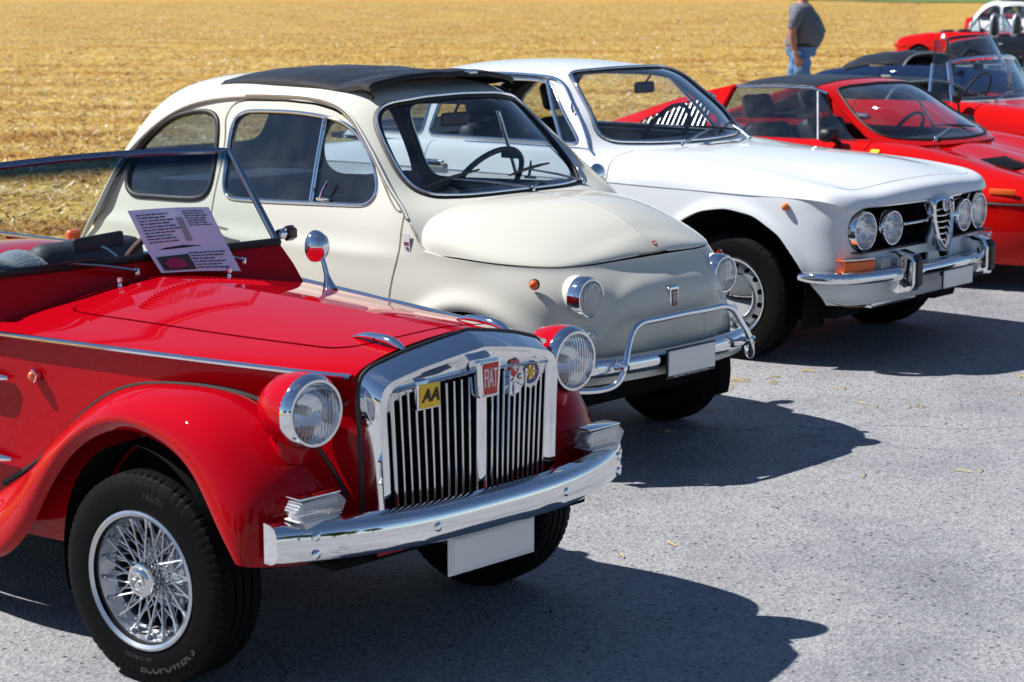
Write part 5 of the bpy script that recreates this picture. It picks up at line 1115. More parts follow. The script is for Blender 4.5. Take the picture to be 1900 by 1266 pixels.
        for i in range(13):
            x0 = -1.77-i*.041; zt = np.interp(x0, [-2.30, -2.12, -1.9, -1.74], [.875, .955, 1.035, 1.07]); 
            if zt-.845 < .03: continue
            yb = lambda z, x: np.interp(z, [.80, 1.04], [np.interp(x, [-2.8, -1.6], [.745, .722]), np.interp(x, [-2.8, -2., -1.62], [.58, .578, .56])])
            ob('quarter_louvre', tube(ex([(x0-.01, yb(.845, x0), .845), (x0-.005, yb((zt+.845)/2, x0), (zt+.845)/2), (x0, yb(zt, x0), zt)]), .010, 6, flat=.5), CHROME2, BT)
        ob('side_glass', fix_out(loft([ex([(x, w_, z) for x in np.linspace(x0, x1, 5)]) for z, w_, x0, x1 in ((.81, .722, -.56, -1.68), (.98, .635, -.80, -1.64), (1.125, .555, -.98, -1.61))]), (-1.2, 0, .9)), GLASSD, C)
        ob('vent_post', tube(ex([(-.86, .712, .82), (-.97, .560, 1.11)]), .009, 6), CHROME2, C)
        mr = ob('door_mirror', boxm(.10, .13, .085, (-.70, sg*.84, .865), .035, 3), BLACK, C); ob('mirror_arm', tube([(-.68, sg*.75, .81), (-.70, sg*.80, .84)], .018, 8), BLACK, mr)
        mk = ob('side_marker', boxm(.16, .012, .034, (.48, sg*.822, .594), .004).rot('Z', sg*-.12, (.48, sg*.822, .594)), ORANGE, C)
        ob('wing_shield', prism(rpoly([(-.03, .02), (.03, .02), (.03, -.02), (-.03, -.02)], .008), .003*sg, 'y', 0, (-.40, sg*.795, .775)).rot('X', sg*.9, (-.40, sg*.795, .775)), pbr('badge_yellow', (.80, .42, .01), .35, coat=.6), C)
        hl = ob('popup_lamp_lid', boxm(.22, .30, .012, (.62, sg*.52, .640), .005), PNT, C)
    ob('rear_window', fix_out(loft([[(-1.70, y, z) for y in np.linspace(-.5, .5, 5)] for z in (.83, 1.12)]), (-1, 0, 1)), GLASSD, C)
    ob('underbody', boxm(3.6, 1.3, .10, (-1.2, 0, .22), .04), VOID, C); ob('front_bay', boxm(.95, 1.0, .26, (.25, 0, .42), .05), VOID, C); ob('engine_cover', boxm(1.3, 1.1, .5, (-2.4, 0, .52), .05), VOID, C)
    ob('cabin_floor', boxm(1.3, 1.3, .05, (-1.05, 0, .28)), BLACK, C); ob('dashboard', boxm(.25, 1.15, .14, (-.56, 0, .74), .04, 3), BLACK, C)
    for y in (-.33, .33): seat(C, -1.28, y, .46, .24, .56, SEATB, True, .4)
    steering(C, (-.86, .33, .80), .17, .55)
    wiper(C, (-.27, -.30, .835), (-.42, -.12, .90), (-.33, .30, .875))
    wells(C, (0, -2.34), .80, .50, .37, .30); simple_wheels(C, (0, -2.34), .72, .305, .20, .19, 'R', nh=5, hr=.035, hpos=.55, capR=.2, trim=False, dish=ALU)
    for s in (-1, 1): ob('front_lamp', boxm(.04, .22, .05, (.905, s*.42, .47), .01), AMBER, C)
    ob('front_grille', boxm(.03, .9, .10, (.925, 0, .38), .01), BLACK, C); ob('tail_panel', boxm(.02, 1.1, .14, (-3.245, 0, .62), .005), BLACK, C)
build_targa(CAR_R)

# ---------------------------------------------------------------- open cars further along the row
def build_open(C, PNT, hoops=False, cover=True, chrome=True, inner=BLACK, doors=True, tail=None):
    tm = [(-3.02, 0), (-3.0, -.30), (-2.94, -.50), (-2.80, -.64), (-2.5, -.73), (-2.1, -.785), (-1.5, -.80), (-.9, -.80), (-.4, -.798), (0, -.79), (.30, -.76), (.52, -.69), (.66, -.57), (.74, -.38), (.775, -.18), (.78, 0)]
    side = lower_body(tm, [.18, .23, .32, .42, .52, .58], lin([.18, .25, .4, .58], [.70, .75, .79, .80]), lin([.18, .3, .45, .58], [.66, .74, .78, .77]), lin([.18, .3, .58], [-2.85, -2.98, -3.02]), .78, -3.02, .80, 220, 50)
    for ax in (0, -2.25): side = side.clip(np.where(np.abs(side.V[:, 1]) > .5, np.hypot(side.V[:, 0]-ax, side.V[:, 2]-.30)-.345, 1.))[1]
    ob('lower_body', side.flange(.012), PNT, C, cn=True)
    L = [[(.765, -.22, .585), (.775, -.17, .61), (.785, -.11, .625), (.79, -.05, .632), (.79, 0, .635)],
         [(.67, -.56, .585), (.675, -.53, .64), (.68, -.42, .675), (.695, -.22, .69), (.70, 0, .695)],
         [(.45, -.72, .585), (.45, -.70, .68), (.45, -.58, .745), (.45, -.33, .755), (.45, 0, .765)],
         [(.1, -.785, .585), (.1, -.768, .71), (.1, -.63, .795), (.1, -.35, .80), (.1, 0, .81)],
         [(-.4, -.797, .585), (-.4, -.783, .73), (-.4, -.68, .835), (-.4, -.4, .85), (-.4, 0, .862)],
         [(-.75, -.80, .585), (-.75, -.787, .74), (-.75, -.70, .855), (-.75, -.45, .875), (-.75, 0, .885)],
         [(-1.4, -.80, .585), (-1.4, -.787, .74), (-1.4, -.71, .86), (-1.4, -.5, .875), (-1.4, 0, .88)],
         [(-2.0, -.792, .585), (-2., -.775, .735), (-2., -.69, .85), (-2., -.45, .87), (-2., 0, .875)],
         [(-2.5, -.732, .585), (-2.5, -.715, .70), (-2.5, -.61, .80), (-2.5, -.35, .82), (-2.5, 0, .825)],
         [(-2.85, -.61, .585), (-2.86, -.59, .67), (-2.87, -.49, .735), (-2.88, -.28, .75), (-2.885, 0, .755)],
         [(-3.0, -.30, .585), (-3.01, -.28, .63), (-3.02, -.22, .655), (-3.03, -.12, .662), (-3.03, 0, .665)]]
    top = half_surf(np.array(L).transpose(1, 0, 2).tolist(), 180, 90, (-1, 0, .4))
    for ax in (0, -2.25): top = top.clip(np.where(np.abs(top.V[:, 1]) > .6, np.hypot(top.V[:, 0]-ax, top.V[:, 2]-.30)-.345, 1.))[1]
    cab = rpoly([(-.98, -.66), (-.86, 0), (-.98, .66), (-2.02, .66), (-2.10, .5), (-2.10, -.5), (-2.02, -.66)], .08); _, top = top.clip(sdpoly(top.V[:, :2], cab))
    dt = np.where(np.abs(top.V[:, 1]) > .5, sdpoly(top.V[:, [0, 2]], rpoly([(-.72, 1.2), (-.74, .4), (-1.78, .4), (-1.84, 1.2)], .02)), 1.); dr, top = gap(top, dt, .009)
    hp = rpoly([(-.62, -.46), (.50, -.42), (.60, 0), (.50, .42), (-.62, .46)], .06); hd, top = gap(top, np.where(top.V[:, 2] > .6, sdpoly(top.V[:, :2], hp), 1.), .008)
    ob('upper_body', top.flange(.012), PNT, C, cn=True); ob('bonnet', hd.flange(.012), PNT, C, cn=True)
    for s in (-1, 1):
        D = ob('door', dr.clip(dr.V[:, 1]*s)[1].flange(.012), PNT, C, cn=True); ob('door_handle', boxm(.13, .016, .03, (-1.70, s*.798, .76), .008), CHROME, D); ob('belt_trim', tube([(x, s*.672, .868) for x in np.linspace(-.98, -2.0, 8)], .008, 6), CHROME, D)
    ob('underbody', boxm(3.3, 1.1, .10, (-1.1, 0, .25), .04), VOID, C); ob('engine_bay', boxm(1.3, .9, .36, (-.15, 0, .48), .05), VOID, C); ob('boot_void', boxm(.7, 1.0, .36, (-2.45, 0, .48), .05), VOID, C)
    ob('cabin_floor', boxm(1.2, 1.30, .05, (-1.5, 0, .34)), inner, C); ob('dashboard', boxm(.20, 1.22, .15, (-1.06, 0, .82), .04, 3), inner, C)
    for y in (-.33, .33): seat(C, -1.72, y, .46, .32, .50, SEATB, False, .3)
    steering(C, (-1.32, .33, .90), .19, .5)
    FM = CHROME if chrome else pbr('frame_dark', (.02, .022, .03), .18, coat=1)
    fx = lambda y, z: -.80-.62*(z-.88)-.16*(abs(y)/.64)**2
    ed = [(fx(.66, .87), -.66, .87)]+[(fx(y, 1.19-.02*abs(y/.53)**4), y, 1.19+.02*(1-(y/.53)**2)-.015*abs(y/.53)**6) for y in np.linspace(-.53, .53, 21)]+[(fx(.66, .87), .66, .87)]
    W_ = ob('windscreen_frame', tube(ed, .018, 8), FM, C)
    ob('windscreen_glass', fix_out(loft([[(fx(y*hw_, z), y*hw_, z+.02*t*(1-y*y)) for y in np.linspace(-1, 1, 21)] for t, z, hw_ in [(0, .87, .65), (.5, 1.03, .59), (1, 1.19, .525)]]), (-1.5, 0, .8)), GLASS, C); ob('screen_base_trim', tube([(fx(y, .875), y, .885) for y in np.linspace(-.65, .65, 21)], .010, 6), CHROME, C)
    for s in (-1, 1):
        ob('vent_post', tube([(-1.17, s*.675, .875), (-1.19, s*.60, 1.17)], .012, 6), FM, C); ob('vent_rail', tube([(-1.17, s*.675, .885), (-.96, s*.665, .885)], .008, 6), FM, C)
        ob('vent_glass', fix_out(loft([[(-.97, s*.668, .88), (-1.17, s*.675, .88)], [(-1.14, s*.57, 1.17), (-1.19, s*.60, 1.17)]]), (-1, 0, .9)), GLASSD, C)
        m = ob('door_mirror', lathe([(-.05, 0), (-.03, .04), (0, .05), (.01, .045), (.01, 0)], 20, 'x').scl((-1, 1, 1)).mv((-.86, s*.80, .93)), BLACK, C); ob('mirror_arm', tube([(-.85, s*.76, .80), (-.85, s*.79, .91)], .009, 6), BLACK, m)
        headlamp(C, (.66, s*.50, .60), .085, depth=.05, ring=.010)
        ob('tail_light', boxm(.04, .16, .08, (-2.985, s*.40, .60), .012), ORANGE, C)
    ob('interior_mirror', boxm(.02, .15, .05, (-1.12, 0, 1.13), .01), BLACK, C); wiper(C, (-.80, -.25, .89), (-.92, -.05, .95), (-.86, .30, .94))
    if cover:
        rows = []
        for x, z in zip(np.linspace(-2.50, -1.55, 14), np.interp(np.linspace(0, 1, 14), [0, .12, .35, .8, 1], [.82, .92, .99, 1.03, .99])):
            rows.append([(x-.10*(1-abs(t)**2), t*.68, z-.13*abs(t)**3+.006*sin(9*t+x*20)) for t in np.linspace(-1, 1, 25)])
        cv = fix_out(loft(rows), (-2.0, 0, .6)); ob('hood_cover', cv.flange(.02), VINYL, C, ang=60)
        ob('hood_cover_piping', tube([(-1.55-.10*(1-abs(t)**2), t*.68, 0.995-.13*abs(t)**3) for t in np.linspace(-1, 1, 25)], .012, 6), pbr('piping_grey', (.25, .26, .28), .5), C)
    if hoops:
        for y in (-.42, .42):
            a = np.linspace(0, pi, 22); P = np.c_[np.full(22, -2.02), y+.15*np.cos(a), .88+.39*np.sin(a)**.8]; ob('roll_hoop', tube(P, .026, 10), SILVER, C); ob('hoop_pad', prism([(y+.12*cos(t), .88+.34*sin(t)) for t in np.linspace(0, pi, 16)], .04, 'x', .01, (-2.05, 0, 0)), BLACK, C)
    ob('front_bumper', tube(curve([(.50, -.72, .46), (.68, -.58, .46), (.80, -.3, .46), (.82, 0, .46), (.80, .3, .46), (.68, .58, .46), (.50, .72, .46)], 40), .035, 8, flat=.8), CHROME if chrome else PNT, C); ob('rear_bumper', tube(curve([(-2.80, -.66, .46), (-3.0, -.45, .46), (-3.07, 0, .46), (-3.0, .45, .46), (-2.80, .66, .46)], 30), .035, 8, flat=.8), CHROME if chrome else PNT, C)
    wells(C, (0, -2.25), .74, .48, .35, .30); simple_wheels(C, (0, -2.25), .66, .295, .165, .185, 'C', nh=10, hr=.014, hpos=.7, capR=.3, trim=False)
a42 = radians(42)
def at(x, y): return (x, y, 0)
C_ = thing('red_spider', 'open red convertible with chrome windscreen frame and dark hood cover behind the red targa car', 'car', at(4.577, 15.22), -a42, 'classic cars parked in a row'); build_open(C_, RED2)
B_ = thing('blue_roadster', 'dark blue open roadster with dark hood cover behind the red chrome-framed convertible', 'car', at(6.07, 22.15), -a42, 'classic cars parked in a row'); build_open(B_, paint('navy_paint', (.010, .022, .060)), chrome=False)
E_ = thing('red_convertible', 'red car whose tail shows behind the convertible with chrome windscreen frame', 'car', at(10.27, 38.65), -a42, 'classic cars parked in a row'); build_open(E_, RED2, cover=False, chrome=False)
DARK = paint('dark_paint', (.012, .014, .020))
D_ = thing('black_roadster', 'black open roadster with two silver roll hoops behind its seats', 'car', at(10.48, 34.96), -a42, 'classic cars parked in a row'); build_open(D_, DARK, hoops=True, cover=False, chrome=False)
W_ = thing('white_saloon', 'small rounded white saloon at the far right end of the row', 'car', at(14.45, 52.5), -a42, 'classic cars parked in a row'); build_saloon(W_, WHITE)
G_ = thing('red_coupe', 'red coupe tail at the very end of the row behind the white saloon', 'car', at(16.35, 58.0), -a42, 'classic cars parked in a row'); build_coupe(G_, RED2)
# ---------------------------------------------------------------- ground: worn asphalt, harvested straw field, far meadow
def asphalt_mat():
    m, N, L = nmat('worn_asphalt'); o = N.new('ShaderNodeOutputMaterial'); b = N.new('ShaderNodeBsdfPrincipled'); L.new(b.outputs[0], o.inputs[0])
    tc = N.new('ShaderNodeTexCoord')
    def noise(sc_, det=4, ro=.55): n = N.new('ShaderNodeTexNoise'); n.inputs['Scale'].default_value = sc_; n.inputs['Detail'].default_value = det; n.inputs['Roughness'].default_value = ro; L.new(tc.outputs['Object'], n.inputs['Vector']); return n
    def ramp(src, p): 
        r = N.new('ShaderNodeValToRGB'); e = r.color_ramp.elements
        while len(e) < len(p): e.new(.5)
        for i, (q, c) in enumerate(p): e[i].position = q; e[i].color = (*c, 1) if len(c) == 3 else c
        L.new(src, r.inputs[0]); return r
    def mul(a, bb): x = N.new('ShaderNodeMix'); x.data_type = 'RGBA'; x.blend_type = 'MULTIPLY'; x.inputs['Factor'].default_value = 1; L.new(a, x.inputs['A']); L.new(bb, x.inputs['B']); return x.outputs['Result']
    big = ramp(noise(.35, 6).outputs['Fac'], [(.3, (.255, .256, .262)), (.7, (.330, .331, .336))])
    v = N.new('ShaderNodeTexVoronoi'); v.inputs['Scale'].default_value = 85; L.new(tc.outputs['Object'], v.inputs['Vector'])
    st = ramp(v.outputs['Color'], [(.15, (.74, .74, .77)), (.5, (1, 1, 1)), (.85, (1.2, 1.19, 1.18))])
    v2 = N.new('ShaderNodeTexVoronoi'); v2.inputs['Scale'].default_value = 26; v2.inputs['Randomness'].default_value = 1; L.new(tc.outputs['Object'], v2.inputs['Vector'])
    pit = ramp(v2.outputs['Distance'], [(.12, (.22, .22, .26)), (.20, (1, 1, 1))])
    nm = noise(9, 3); pm = ramp(nm.outputs['Fac'], [(.40, (0, 0, 0)), (.52, (1, 1, 1))])
    pmx = N.new('ShaderNodeMix'); pmx.data_type = 'RGBA'; L.new(pm.outputs[0], pmx.inputs['Factor']); pmx.inputs['A'].default_value = (1, 1, 1, 1); L.new(pit.outputs[0], pmx.inputs['B'])
    fine = ramp(noise(220, 2).outputs['Fac'], [(.35, (.86, .86, .87)), (.65, (1.1, 1.1, 1.1))])
    # hairline cracks
    nz = noise(.6, 5); vc = N.new('ShaderNodeTexVoronoi'); vc.feature = 'DISTANCE_TO_EDGE'; vc.inputs['Scale'].default_value = .22
    mp = N.new('ShaderNodeMix'); mp.data_type = 'RGBA'; mp.blend_type = 'LINEAR_LIGHT'; mp.inputs['Factor'].default_value = .25; L.new(tc.outputs['Object'], mp.inputs['A']); L.new(noise(2.5, 6).outputs['Color'], mp.inputs['B']); L.new(mp.outputs['Result'], vc.inputs['Vector'])
    cr = ramp(vc.outputs['Distance'], [(.0, (.55, .55, .57)), (.0016, (1, 1, 1))])
    stain = ramp(noise(1.3, 7, .65).outputs['Fac'], [(.34, (.72, .72, .76)), (.52, (1, 1, 1))])
    c = mul(mul(mul(mul(big.outputs[0], st.outputs[0]), pmx.outputs['Result']), fine.outputs[0]), mul(cr.outputs[0], stain.outputs[0])); L.new(c, b.inputs['Base Color'])
    b.inputs['Roughness'].default_value = .78; b.inputs['Specular IOR Level'].default_value = .35
    bu = N.new('ShaderNodeBump'); bu.inputs['Strength'].default_value = .55; bu.inputs['Distance'].default_value = .006
    ad = N.new('ShaderNodeMath'); ad.operation = 'ADD'; L.new(v.outputs['Distance'], ad.inputs[0]); L.new(pmx.outputs['Result'], ad.inputs[1]); L.new(ad.outputs[0], bu.inputs['Height']); L.new(bu.outputs[0], b.inputs['Normal'])
    return m
def straw_ground_mat():
    m, N, L = nmat('straw_field'); o = N.new('ShaderNodeOutputMaterial'); b = N.new('ShaderNodeBsdfPrincipled'); L.new(b.outputs[0], o.inputs[0])
    tc = N.new('ShaderNodeTexCoord')
    def noise(sc_, det, vec=None, stretch=None):
        n = N.new('ShaderNodeTexNoise'); n.inputs['Scale'].default_value = sc_; n.inputs['Detail'].default_value = det; n.inputs['Roughness'].default_value = .62
        if stretch: 
            mp = N.new('ShaderNodeMapping'); mp.inputs['Scale'].default_value = stretch; mp.inputs['Rotation'].default_value = (0, 0, .35); L.new(tc.outputs['Object'], mp.inputs[0]); L.new(mp.outputs[0], n.inputs['Vector'])
        else: L.new(tc.outputs['Object'], n.inputs['Vector'])
        return n
    def ramp(src, p):
        r = N.new('ShaderNodeValToRGB'); e = r.color_ramp.elements
        while len(e) < len(p): e.new(.5)
        for i, (q, c) in enumerate(p): e[i].position = q; e[i].color = (*c, 1)
        L.new(src, r.inputs[0]); return r
    r1 = ramp(noise(9, 8).outputs['Fac'], [(.30, (.20, .10, .010)), (.45, (.43, .26, .045)), (.58, (.56, .38, .10)), (.75, (.70, .54, .25))])
    r2 = ramp(noise(.55, 6, stretch=(.35, 1.5, 1)).outputs['Fac'], [(.34, (.68, .48, .23)), (.5, (1, .98, .95)), (.66, (1.1, 1.18, 1.4))])
    mx = N.new('ShaderNodeMix'); mx.data_type = 'RGBA'; mx.blend_type = 'MULTIPLY'; mx.inputs['Factor'].default_value = 1; L.new(r1.outputs[0], mx.inputs['A']); L.new(r2.outputs[0], mx.inputs['B'])
    gr = ramp(noise(.8, 5).outputs['Fac'], [(.66, (0, 0, 0)), (.72, (1, 1, 1))]); m2 = N.new('ShaderNodeMix'); m2.data_type = 'RGBA'; L.new(gr.outputs[0], m2.inputs['Factor']); L.new(mx.outputs['Result'], m2.inputs['A']); m2.inputs['B'].default_value = (.20, .19, .04, 1)
    L.new(m2.outputs['Result'], b.inputs['Base Color']); b.inputs['Roughness'].default_value = .75; b.inputs['Specular IOR Level'].default_value = .25
    bu = N.new('ShaderNodeBump'); bu.inputs['Strength'].default_value = .9; bu.inputs['Distance'].default_value = .08; L.new(noise(14, 8).outputs['Fac'], bu.inputs['Height']); L.new(bu.outputs[0], b.inputs['Normal'])
    return m
g_ = ob('asphalt', Me([(-400, -400, 0), (400, -400, 0), (400, 900, 0), (-400, 900, 0)], [(0, 1, 2), (0, 2, 3)]), asphalt_mat()); g_['kind'] = 'structure'
EDGE = np.array([(-16, -14), (-2.85, 8.7), (-.7, 13.2), (2.0, 18.8), (5.6, 31.0), (11.5, 55), (17, 75), (62, 215), (85, 290)])
def edge_x(y): return np.interp(y, EDGE[:, 1], EDGE[:, 0])
def field():
    ys = np.r_[np.linspace(-14, 8, 20), np.arange(8.3, 60, .16), np.geomspace(60, 420, 50)]; rows = []
    off = np.r_[0, np.cumsum(np.r_[np.full(120, .16), np.geomspace(.2, 60, 40)])]
    H = rng.standard_normal((len(ys), len(off)))*.022
    H2 = np.interp(np.arange(len(ys)), np.arange(0, len(ys), 6), rng.standard_normal(len(np.arange(0, len(ys), 6))))
    for i, y in enumerate(ys):
        x = edge_x(y)+.25*sin(y*1.7)+.12*sin(y*5.1)-off; z = .028+H[i]+.02*np.sin(x*.7+y*2.3)*np.sin(y*.9); z[0] = .006
        rows.append(np.c_[x, np.full(len(x), y), np.maximum(z, .006)])
    f = loft(rows); f = f if f.N[:, 2].mean() > 0 else f.flip()
    o = ob('field', f, straw_ground_mat(), ang=180); o['kind'] = 'structure'
field()
def straw():
    """loose straw and stubble: one mesh of bent, thin blades over the near field"""
    n = 210000; u = rng.random(n); d = 8.8*(230/8.8)**u; px = rng.uniform(-60, 1700, n); x = (px-950)/3659*d; y = d
    cl = np.sin(x*1.3+2*np.sin(y*.7))*np.sin(y*1.9+x*.4); k = (x < edge_x(y)-.12+.25*np.sin(y*1.7)) & (rng.random(n) < .62+.38*cl); x = x[k]; y = y[k]; n = len(x)
    stray = 400; xs = rng.uniform(-.1, 1., stray)**3; ystr = rng.uniform(8, 30, stray); x = np.r_[x, edge_x(ystr)+xs*1.2]; y = np.r_[y, ystr]; n = len(x)
    Ld = rng.uniform(.04, .13, n)*(1+.030*y); th = rng.uniform(0, 2*pi, n); up = np.abs(rng.normal(.05, .22, n))/(1+.03*y)
    w = rng.uniform(.0020, .0048, n)*(1+.06*y)
    dx = np.cos(th)*np.cos(up)*Ld; dy = np.sin(th)*np.cos(up)*Ld; dz = np.sin(up)*Ld; z0 = rng.uniform(.01, .06, n)
    sx = -np.sin(th)*w; sy = np.cos(th)*w
    A = np.c_[x-sx, y-sy, z0]; B = np.c_[x+sx, y+sy, z0+.0008]; mid = np.c_[x+dx*.55, y+dy*.55, z0+dz*.55+.012]; tip = np.c_[x+dx, y+dy, z0+dz]
    Mv = np.stack([A, B, mid+np.c_[sx, sy, 0*sx], mid-np.c_[sx, sy, 0*sx], tip], 1).reshape(-1, 3)
    b = np.arange(n)[:, None]*5; T = np.concatenate([b+[0, 1, 2], b+[0, 2, 3], b+[3, 2, 4]])
    m, N, L = nmat('straw_blades'); o = N.new('ShaderNodeOutputMaterial'); p = N.new('ShaderNodeBsdfPrincipled'); L.new(p.outputs[0], o.inputs[0])
    g = N.new('ShaderNodeNewGeometry'); r = N.new('ShaderNodeValToRGB'); L.new(g.outputs['Random Per Island'], r.inputs[0]); e = r.color_ramp.elements
    for _ in range(3): e.new(.5)
    for i, (q, c) in enumerate([(0, (.22, .11, .012)), (.3, (.47, .275, .042)), (.65, (.60, .40, .095)), (.85, (.72, .56, .25)), (1, (.92, .86, .70))]): e[i].position = q; e[i].color = (*c, 1)
    tcw = N.new('ShaderNodeTexCoord'); mpw = N.new('ShaderNodeMapping'); mpw.inputs['Scale'].default_value = (.35, 1.5, 1); mpw.inputs['Rotation'].default_value = (0, 0, .35); L.new(tcw.outputs['Object'], mpw.inputs[0]); nw = N.new('ShaderNodeTexNoise'); nw.inputs['Scale'].default_value = .55; nw.inputs['Detail'].default_value = 6; L.new(mpw.outputs[0], nw.inputs['Vector'])
    rw = N.new('ShaderNodeValToRGB'); L.new(nw.outputs['Fac'], rw.inputs[0]); ew = rw.color_ramp.elements; ew.new(.5); ew[0].position = .34; ew[0].color = (.70, .50, .24, 1); ew[1].position = .5; ew[1].color = (1, 1, 1, 1); ew[2].position = .66; ew[2].color = (1.08, 1.16, 1.45, 1)
    mw = N.new('ShaderNodeMix'); mw.data_type = 'RGBA'; mw.blend_type = 'MULTIPLY'; mw.inputs['Factor'].default_value = 1; L.new(r.outputs[0], mw.inputs['A']); L.new(rw.outputs[0], mw.inputs['B']); L.new(mw.outputs['Result'], p.inputs['Base Color']); p.inputs['Roughness'].default_value = .38
    ob_ = ob('straw_stubble', mesh(Me(Mv, T, np.zeros_like(Mv)), m, ang=180), None); ob_['kind'] = 'stuff'; ob_['label'] = 'loose golden straw lying over the harvested field'; ob_['category'] = 'straw'
    # a few stalks blown onto the asphalt
    V = []; Tt = []; me_ = None
    spots = [(1560, 722), (1590, 745), (1620, 755), (1700, 755), (1888, 730), (1345, 715), (1350, 728), (1338, 735), (1385, 708), (1420, 712), (1505, 690), (1159, 1028), (1240, 800), (1775, 592), (1300, 760), (1450, 700), (1660, 690), (1810, 880), (1230, 1010), (1890, 700), (1600, 880)]
    for px, py in spots:
        dd = 1.764*3659/(py+25)*1.0; ca, sa = cos(radians(10.194)), sin(radians(10.194)); bb = (633-py)/3658.64; ray = np.array([(px-950)/3658.64, ca+bb*sa, -sa+bb*ca]); t = -1.764/ray[2]; q = ray*t; a = rng.uniform(0, 2*pi); l = rng.uniform(.03, .09)
        for _ in range(rng.integers(1, 4)):
            a2 = a+rng.normal(0, .5); q2 = q[:2]+rng.normal(0, .02, 2); tb = tube([(q2[0], q2[1], .004), (q2[0]+cos(a2)*l*.5, q2[1]+sin(a2)*l*.5, .009), (q2[0]+cos(a2)*l, q2[1]+sin(a2)*l, .004)], .0022, 5); me_ = tb if me_ is None else me_+tb
    o2 = ob('straw_litter', me_, pbr('straw_litter', (.62, .42, .10), .5, var=(40, .3))); o2['kind'] = 'stuff'; o2['label'] = 'stray straw stalks blown onto the grey asphalt'; o2['category'] = 'straw'
straw()
def meadow():
    P = [(43, 214), (75, 200), (300, 260), (300, 700), (20, 700), (36, 262)]
    o = ob('meadow', Me([(x, y, .12) for x, y in P], [(0, i, i+1) for i in range(1, 5)]), pbr('meadow_green', (.10, .17, .03), .8, var=(.35, .4)), ang=180); o['kind'] = 'structure'
meadow()

# ---------------------------------------------------------------- unseen trees added behind the photographer to darken reflections and block the bright horizon
LEAF = pbr('leaf_green', (.05, .085, .02), .6, var=(.6, .5)); BARK = pbr('bark', (.10, .07, .045), .9, bump=(12, .5, .03))
def crown_mesh(seed, n=2600):
    r = np.random.default_rng(seed); cs = r.normal(0, 1, (16, 3)); cs /= np.linalg.norm(cs, axis=1, keepdims=True); cs *= r.uniform(.25, .75, (16, 1)); k = r.integers(0, 16, n)
    d = r.normal(0, 1, (n, 3)); d /= np.linalg.norm(d, axis=1, keepdims=True); p = cs[k]+d*r.uniform(.2, .42, (n, 1)); a = r.normal(0, 1, (n, 3))*.075; b = r.normal(0, 1, (n, 3))*.075
    V = np.stack([p-a, p+b, p+a, p-b], 1).reshape(-1, 3); i = np.arange(n)[:, None]*4; return Me(V, np.concatenate([i+[0, 1, 2], i+[0, 2, 3]]), np.zeros_like(V))
def reflection_wood():
    cr = [crown_mesh(i) for i in range(3)]; me = None; tr = None
    for i in range(10):
        x = -40+i*9.2+random.uniform(-2, 2); y = -24-abs(i-4)*.8+random.uniform(-3, 3); h = random.uniform(6, 9)
        c = Me(cr[i % 3].V*[3.4, 3.4, h*.42]+[x, y, h*.62], cr[i % 3].T, cr[i % 3].N); me = c if me is None else me+c
        t = tube([(x, y, -.1), (x+.1, y, h*.3), (x, y+.1, h*.6)], [.28, .2, .08], 10); tr = t if tr is None else tr+t
    o = ob('reflection_wood', mesh(me, LEAF, ang=180), None); o['kind'] = 'stuff'; o['label'] = 'unseen strip of green trees added behind the viewer for reflections'; o['category'] = 'trees'
    t = ob('trunks', tr, BARK, o); t['kind'] = 'stuff'
reflection_wood()

